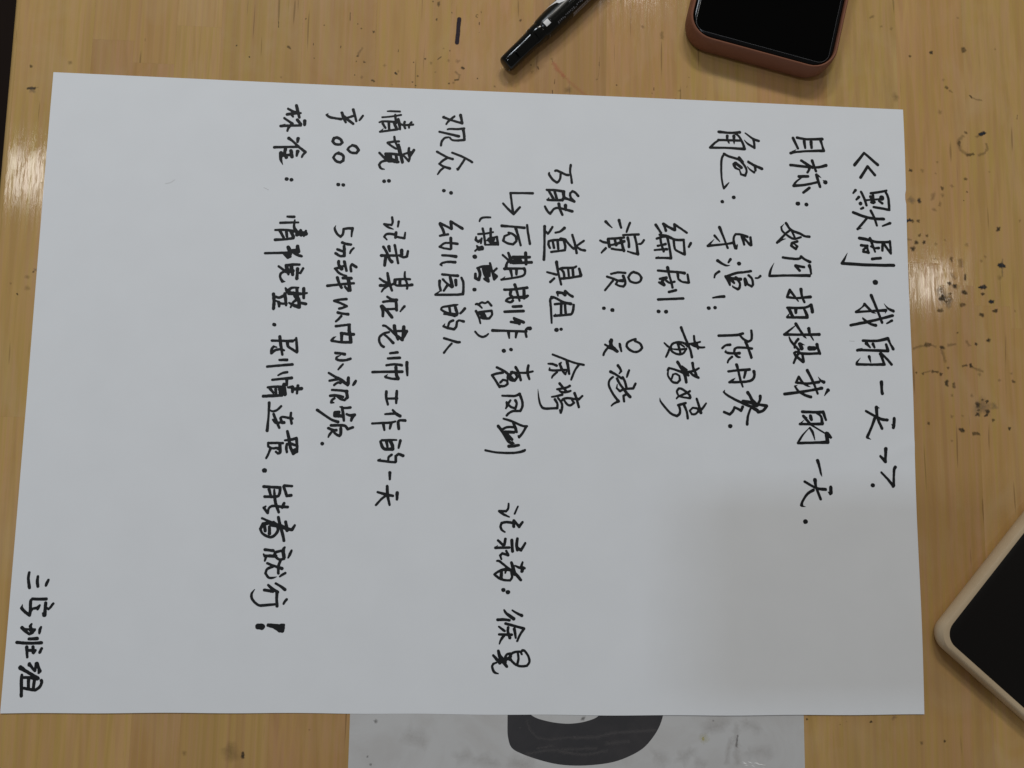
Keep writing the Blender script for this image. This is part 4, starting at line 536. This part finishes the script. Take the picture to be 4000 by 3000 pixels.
def catmull(pts, sharp=50):
    """smooth a stroke of (x, y, w) but keep its sharp corners: returns a list of runs"""
    runs, cur = [], [pts[0]]
    for i in range(1, len(pts) - 1):
        cur.append(pts[i])
        a = math.atan2(pts[i][1] - pts[i - 1][1], pts[i][0] - pts[i - 1][0])
        b = math.atan2(pts[i + 1][1] - pts[i][1], pts[i + 1][0] - pts[i][0])
        d = abs((b - a + math.pi) % (2 * math.pi) - math.pi)
        if d > R(sharp): runs.append(cur); cur = [pts[i]]
    cur.append(pts[-1]); runs.append(cur)
    return runs

LINES = {
    'title_line': 'title in angle brackets, the line nearest the right edge',
    'goal_line': 'second line of writing from the right edge',
    'role_line': 'third line, starting near the top edge',
    'writer_line': 'fourth line, ending in a written name',
    'actor_line': 'short fifth line with two round characters',
    'props_line': 'sixth line with a small addition above it',
    'post_production_line': 'seventh line, starting with a bent arrow',
    'bracket_note': 'small note in brackets left of the seventh line',
    'recorder_note': 'note on who kept the record, below the seventh line',
    'audience_line': 'eighth line, short',
    'scene_line': 'ninth line of the notes',
    'product_line': 'tenth line with three small circles and the digit 5',
    'standard_line': 'last long line, ending in an exclamation mark',
    'group_name_line': 'group name written near the bottom left corner'}
irng = random.Random(21)
for key, data in INK.items():
    vs, fs = [], []
    zo = 0.03
    for s in data.split(';'):
        f = [int(q) for q in s.split()]
        pts = [(f[i] / 10, f[i + 1] / 10, f[i + 2] / 100) for i in range(0, len(f), 3)]
        for run in catmull(pts):
            line = spl(run, 5) if len(run) > 2 else [tuple(a + (b - a) * t / 4 for a, b in zip(run[0], run[1])) for t in range(5)]
            # drop duplicates
            q = [line[0]]
            for p in line[1:]:
                if math.dist(p[:2], q[-1][:2]) > 0.05: q.append(p)
            line = q
            if len(line) < 2:
                line = [line[0], (line[0][0] + 0.06, line[0][1], line[0][2])]
            n_ = len(line); zo += 0.0003; sd = irng.uniform(0, 50)
            def off(i):
                a = line[max(0, i - 1)]; b = line[min(n_ - 1, i + 1)]
                d = math.dist(a[:2], b[:2]) or 1
                return (-(b[1] - a[1]) / d, (b[0] - a[0]) / d)
            L, Rr = [], []
            for i in range(n_):
                nx_, ny_ = off(i); x, y, w = line[i]; w *= 1.10
                wl = w / 2 * (1 + 0.16 * noise.noise(Vector((x * 1.3, y * 1.3, sd))))
                wr_ = w / 2 * (1 + 0.16 * noise.noise(Vector((x * 1.3, y * 1.3, sd + 9))))
                L.append((x + nx_ * wl, y + ny_ * wl)); Rr.append((x - nx_ * wr_, y - ny_ * wr_))
            b0 = len(vs)
            for a, b in zip(L, Rr):
                vs += [(a[0], a[1], zo), (b[0], b[1], zo)]
            for i in range(n_ - 1):
                fs.append((b0 + 2 * i, b0 + 2 * i + 1, b0 + 2 * i + 3, b0 + 2 * i + 2))
            for end in (0, 1):
                x, y, w = line[-1] if end else line[0]; w *= 1.10
                nx_, ny_ = off(n_ - 1 if end else 0)
                a0 = math.atan2(ny_, nx_); sgn = -1 if end else 1
                P = [L[-1] if end else L[0]]
                for j in range(1, 7):
                    an = a0 + sgn * math.pi * j / 7
                    rr_ = w / 2 * (1 + 0.12 * noise.noise(Vector((math.cos(an) * 2, math.sin(an) * 2, sd + end))))
                    P.append((x + math.cos(an) * rr_, y + math.sin(an) * rr_))
                P.append(Rr[-1] if end else Rr[0])
                if end: P = P[::-1]
                c0 = len(vs); vs += [(px, py, zo) for px, py in P]
                fs.append(tuple(range(c0, c0 + len(P))))
    vs = [(x * MM, y * MM, (pz(min(max(x, 0), 420), min(max(y, 0), 297)) + z) * MM) for x, y, z in vs]
    o = pydata('handwritten_line', vs, fs, M_INK, paper)
    o['label'] = LINES[key]
# faint pencil scratches and specks on the paper
M_PENCIL = simple('faint_pencil', (0.46, 0.45, 0.45), 0.7, 0.2)
def scratch(pts, w, name='pencil_mark'):
    vs, fs = [], []
    for i, (x, y) in enumerate(pts):
        a = pts[max(0, i - 1)]; b = pts[min(len(pts) - 1, i + 1)]; d = math.dist(a, b)
        nx_, ny_ = -(b[1] - a[1]) / d * w / 2, (b[0] - a[0]) / d * w / 2
        z = pz(x, y) + 0.03
        vs += [((x + nx_) * MM, (y + ny_) * MM, z * MM), ((x - nx_) * MM, (y - ny_) * MM, z * MM)]
    for i in range(len(pts) - 1): fs.append((2 * i, 2 * i + 1, 2 * i + 3, 2 * i + 2))
    return pydata(name, vs, fs, M_PENCIL, paper)
for s in SCRATCH:
    scratch(s, 0.16)

# ---------------------------------------------------------------- phones
def rrect(w, h, r, k=8):
    pts = []
    for cx, cy, a0 in ((w / 2 - r, h / 2 - r, 0), (-w / 2 + r, h / 2 - r, 90), (-w / 2 + r, -h / 2 + r, 180), (w / 2 - r, -h / 2 + r, 270)):
        for j in range(k + 1):
            a = R(a0 + 90 * j / k); pts.append((cx + r * math.cos(a), cy + r * math.sin(a)))
    return pts
def loft(name, rings, mat, parent, close_top=True, close_bot=True, smooth=True):
    """rings: list of (w, h, r, z) rounded rectangles in mm"""
    vs, fs = [], []
    k = None
    for (w, h, r, z) in rings:
        ps = rrect(w, h, r); k = len(ps)
        vs += [(x * MM, y * MM, z * MM) for x, y in ps]
    for i in range(len(rings) - 1):
        for j in range(k):
            j2 = (j + 1) % k
            fs.append((i * k + j, i * k + j2, (i + 1) * k + j2, (i + 1) * k + j))
    if close_bot: fs.append(tuple(range(k - 1, -1, -1)))
    if close_top: fs.append(tuple((len(rings) - 1) * k + j for j in range(k)))
    o = pydata(name, vs, fs, mat, parent, smooth)
    if smooth:
        me = o.data
        for p in me.polygons:
            if len(p.vertices) > 4: p.use_smooth = False
        try: me.set_sharp_from_angle(angle=R(40))
        except Exception: pass
    return o

# red-brown cased phone at the top, screen up
a = R(-13.2)
U = (math.cos(a), math.sin(a)); V = (-math.sin(a), math.cos(a))
PU, PV = 260.3, 385.4 + 81.0
ph = empty('smartphone', ((PU * U[0] + PV * V[0]) * MM, (PU * U[1] + PV * V[1]) * MM, 0.0), a)
tag(ph, 'black smartphone in a brick red silicone case, above the top edge of the paper', 'phone')
W_, H_ = 76.4, 162.0
loft('silicone_case', [(W_ - 6, H_ - 6, 10, 0.15), (W_ - 2.6, H_ - 2.6, 12, 0.9), (W_ - 0.6, H_ - 0.6, 13, 3.4), (W_, H_, 13.5, 6.5), (W_ - 0.2, H_ - 0.2, 13.3, 10.0),
                       (W_ - 0.7, H_ - 0.7, 13.0, 11.8), (W_ - 1.1, H_ - 1.1, 12.7, 12.7), (W_ - 1.7, H_ - 1.7, 12.4, 13.25), (W_ - 2.4, H_ - 2.4, 12.0, 13.5), (W_ - 3.1, H_ - 3.1, 11.6, 13.45), (W_ - 3.6, H_ - 3.7, 11.3, 13.15), (W_ - 3.9, H_ - 4.1, 11.2, 12.6), (W_ - 4.0, H_ - 4.2, 11.2, 11.5)], M_SILI, ph, close_top=False)
loft('phone_body', [(W_ - 4.6, H_ - 4.8, 10.8, 2.0), (W_ - 4.6, H_ - 4.8, 10.8, 11.6), (W_ - 5.2, H_ - 5.4, 10.4, 12.2), (W_ - 6.2, H_ - 6.4, 9.9, 12.55)], M_BEZEL, ph)
loft('screen', [(W_ - 8.4, H_ - 9.4, 5.4, 12.56), (W_ - 8.6, H_ - 9.6, 5.3, 12.66)], M_SCREEN, ph)
M_CHAM = simple('glass_chamfer', (0.16, 0.16, 0.17), 0.2, 0.6)
def ringband(name, w, h, r, z, t, mat, parent):
    o_ = rrect(w, h, r); i_ = rrect(w - 2 * t, h - 2 * t, r - t); k = len(o_)
    vs = [(x * MM, y * MM, z * MM) for x, y in o_] + [(x * MM, y * MM, (z + 0.02) * MM) for x, y in i_]
    return pydata(name, vs, [(j, (j + 1) % k, (j + 1) % k + k, j + k) for j in range(k)], mat, parent)
ringband('screen_chamfer', W_ - 8.2, H_ - 9.2, 5.5, 12.60, 0.085, M_CHAM, ph)

# white-cased phone at the right
b = R(49.2)
U2 = (math.cos(b), math.sin(b)); V2 = (-math.sin(b), math.cos(b))   # long axis U2, short axis V2
CX, CY = 420.9, 37.0
L2, S2 = 158.0, 78.0
cx = CX + U2[0] * L2 / 2 - V2[0] * S2 / 2; cy = CY + U2[1] * L2 / 2 - V2[1] * S2 / 2
p2 = empty('smartphone', (cx * MM, cy * MM, 0.0), b)
tag(p2, 'dark smartphone in a yellowed white case, cut off by the right edge of the photo', 'phone')
loft('clear_case', [(L2 - 6, S2 - 6, 6, 0.15), (L2 - 2.4, S2 - 2.4, 8, 0.8), (L2 - 0.4, S2 - 0.4, 9.4, 2.8), (L2, S2, 9.6, 5.0), (L2 - 0.6, S2 - 0.6, 9.3, 7.6), (L2 - 2.0, S2 - 2.0, 8.7, 9.0),
                    (L2 - 3.6, S2 - 3.8, 8.0, 9.35), (L2 - 6.9, S2 - 6.2, 7.6, 9.2), (L2 - 7.6, S2 - 6.8, 7.4, 8.4)], M_WHITE, p2, close_top=False)
loft('screen', [(L2 - 7.4, S2 - 6.6, 7.4, 1.6), (L2 - 7.4, S2 - 6.6, 7.4, 8.3), (L2 - 8.0, S2 - 7.2, 7.2, 8.55)], M_MATT, p2)

# the phone that takes the picture, its lens just behind the viewpoint
up = bpy.data.objects.new('smartphone', None); col.objects.link(up)
Mc = Matrix.Translation(Vector(CAM_LOC)) @ __import__('mathutils').Euler(CAM_ROT).to_matrix().to_4x4()
up.matrix_world = Mc @ Matrix.Translation(Vector((0.066, -0.012, 0.0065)))
tag(up, 'black smartphone held flat above the sheet while photographing it, casting the shadow on the paper', 'phone')
def rot_loft(name, rings, mat, parent): return loft(name, rings, mat, parent)
rot_loft('phone_body', [(160, 76, 9, 1.2), (162, 78, 10, 2.5), (162, 78, 10, 7.5), (160, 76, 9, 8.8)], M_BEZEL, up)

# ---------------------------------------------------------------- marker pen
ang = math.atan2(26.4, 24.6)
mk = empty('marker_pen', (217.0 * MM, 308.0 * MM, 5.9 * MM), ang)
tag(mk, 'black marker pen with a capped end, lying slantwise above the paper', 'marker pen')
def lathe(name, prof, mat, parent, seg=40, smooth=True):
    """prof: (s along x, radius) in mm"""
    vs, fs = [], []
    for s, r in prof:
        for j in range(seg):
            t = 2 * math.pi * j / seg
            vs.append((s * MM, r * math.cos(t) * MM, r * math.sin(t) * MM))
    for i in range(len(prof) - 1):
        for j in range(seg):
            j2 = (j + 1) % seg
            fs.append((i * seg + j, (i + 1) * seg + j, (i + 1) * seg + j2, i * seg + j2))
    fs.append(tuple(range(seg))); fs.append(tuple((len(prof) - 1) * seg + j for j in range(seg - 1, -1, -1)))
    o = pydata(name, vs, fs, mat, parent, smooth)
    try: o.data.set_sharp_from_angle(angle=R(38))
    except Exception: pass
    return o
lathe('cap', [(0.0, 2.6), (0.25, 3.5), (0.7, 3.95), (1.6, 4.15), (1.9, 4.22), (12, 4.35), (18.0, 4.5), (19.2, 4.62), (19.6, 4.8), (24.0, 4.95), (25.0, 4.9)], M_PEN, mk)
bm = bmesh.new(); bmesh.ops.create_cube(bm, size=1)
for v in bm.verts:
    x, y, z = v.co
    t = R(112)
    rr_ = 4.55 + z * 1.1 + (0.25 if x > 0 else 0)
    v.co = Vector(((13.5 + x * 13) * MM, (math.cos(t) * rr_ - math.sin(t) * y * 2.6) * MM, (math.sin(t) * rr_ + math.cos(t) * y * 2.6) * MM))
bmesh.ops.bevel(bm, geom=bm.edges[:], offset=0.0004, segments=2, affect='EDGES')
frombm('clip', bm, M_PEN, mk)
lathe('barrel', [(25.02, 4.85), (25.6, 5.2), (27.5, 5.45), (31, 5.7), (36, 5.8), (95, 5.8), (108, 5.4), (112, 4.9), (134, 4.6), (136, 4.0)], M_PENBODY, mk, 64)
def barrel_r(s):
    prof = [(25.6, 5.2), (27.5, 5.45), (31, 5.7), (36, 5.8), (95, 5.8)]
    for (a_, ra), (b_, rb) in zip(prof, prof[1:]):
        if a_ <= s <= b_: return ra + (rb - ra) * (s - a_) / (b_ - a_)
    return 5.8
def wrap(name, polys, mat, lift=0.03):
    """polys: list of quads [(s, deg) * 4] laid on the barrel; 90 deg = top, 0 = left side of the axis"""
    vs, fs = [], []
    for q in polys:
        n1, n2 = 4, 6
        b0 = len(vs)
        for i in range(n1 + 1):
            for j in range(n2 + 1):
                u, v = i / n1, j / n2
                s = (q[0][0] * (1 - u) + q[1][0] * u) * (1 - v) + (q[3][0] * (1 - u) + q[2][0] * u) * v
                d = (q[0][1] * (1 - u) + q[1][1] * u) * (1 - v) + (q[3][1] * (1 - u) + q[2][1] * u) * v
                r = barrel_r(s) + lift; t = R(d)
                vs.append((s * MM, r * math.cos(t) * MM, r * math.sin(t) * MM))
        for i in range(n1):
            for j in range(n2):
                a_ = b0 + i * (n2 + 1) + j
                fs.append((a_, a_ + n2 + 1, a_ + n2 + 2, a_ + 1))
    return pydata(name, vs, fs, mat, mk, True)
wrap('silver_band', [[(26.5, 158), (95, 158), (95, 196), (26.5, 196)]], M_SILVER, 0.02)
wrap('white_square', [[(26.9, 112), (29.8, 112), (29.8, 84), (26.9, 84)]], M_PRINT)
wrap('print_line', [[(30.2, 100), (95, 100), (95, 101.5), (30.2, 101.5)]], M_SILVER, 0.025)
# swoosh: thin tail that widens into a kinked head
wrap('swoosh', [[(31.5, 18), (36, 34), (36.6, 26), (31.5, 15)], [(36, 34), (39.5, 56), (41.2, 44), (36.6, 26)], [(39.5, 56), (39.8, 70), (43.2, 84), (41.2, 44)],
                [(40.6, 42), (45.0, 62), (46.8, 48), (42.0, 30)], [(45.0, 62), (50, 64), (50, 54), (46.8, 48)]], M_PRINT)
trng = random.Random(8)
glyph = []
s = 33.0
while s < 92:
    gw = trng.uniform(0.5, 0.9)
    for q_ in range(trng.choice((2, 3))):
        d0 = 132 + q_ * 4.2
        if trng.random() < 0.8: glyph.append([(s, d0), (s + gw, d0), (s + gw, d0 + 2.4), (s, d0 + 2.4)])
    s += gw + 0.45
wrap('small_print', glyph, M_SILVER, 0.025)
bars = []
s = 30.0
while s < 93:
    gw = trng.uniform(0.18, 0.5)
    bars.append([(s, 164), (s + gw, 164), (s + gw, 174 + trng.uniform(-4, 6)), (s, 174)])
    s += gw + trng.uniform(0.3, 0.8)
wrap('dark_print', bars, M_PENBODY, 0.045)
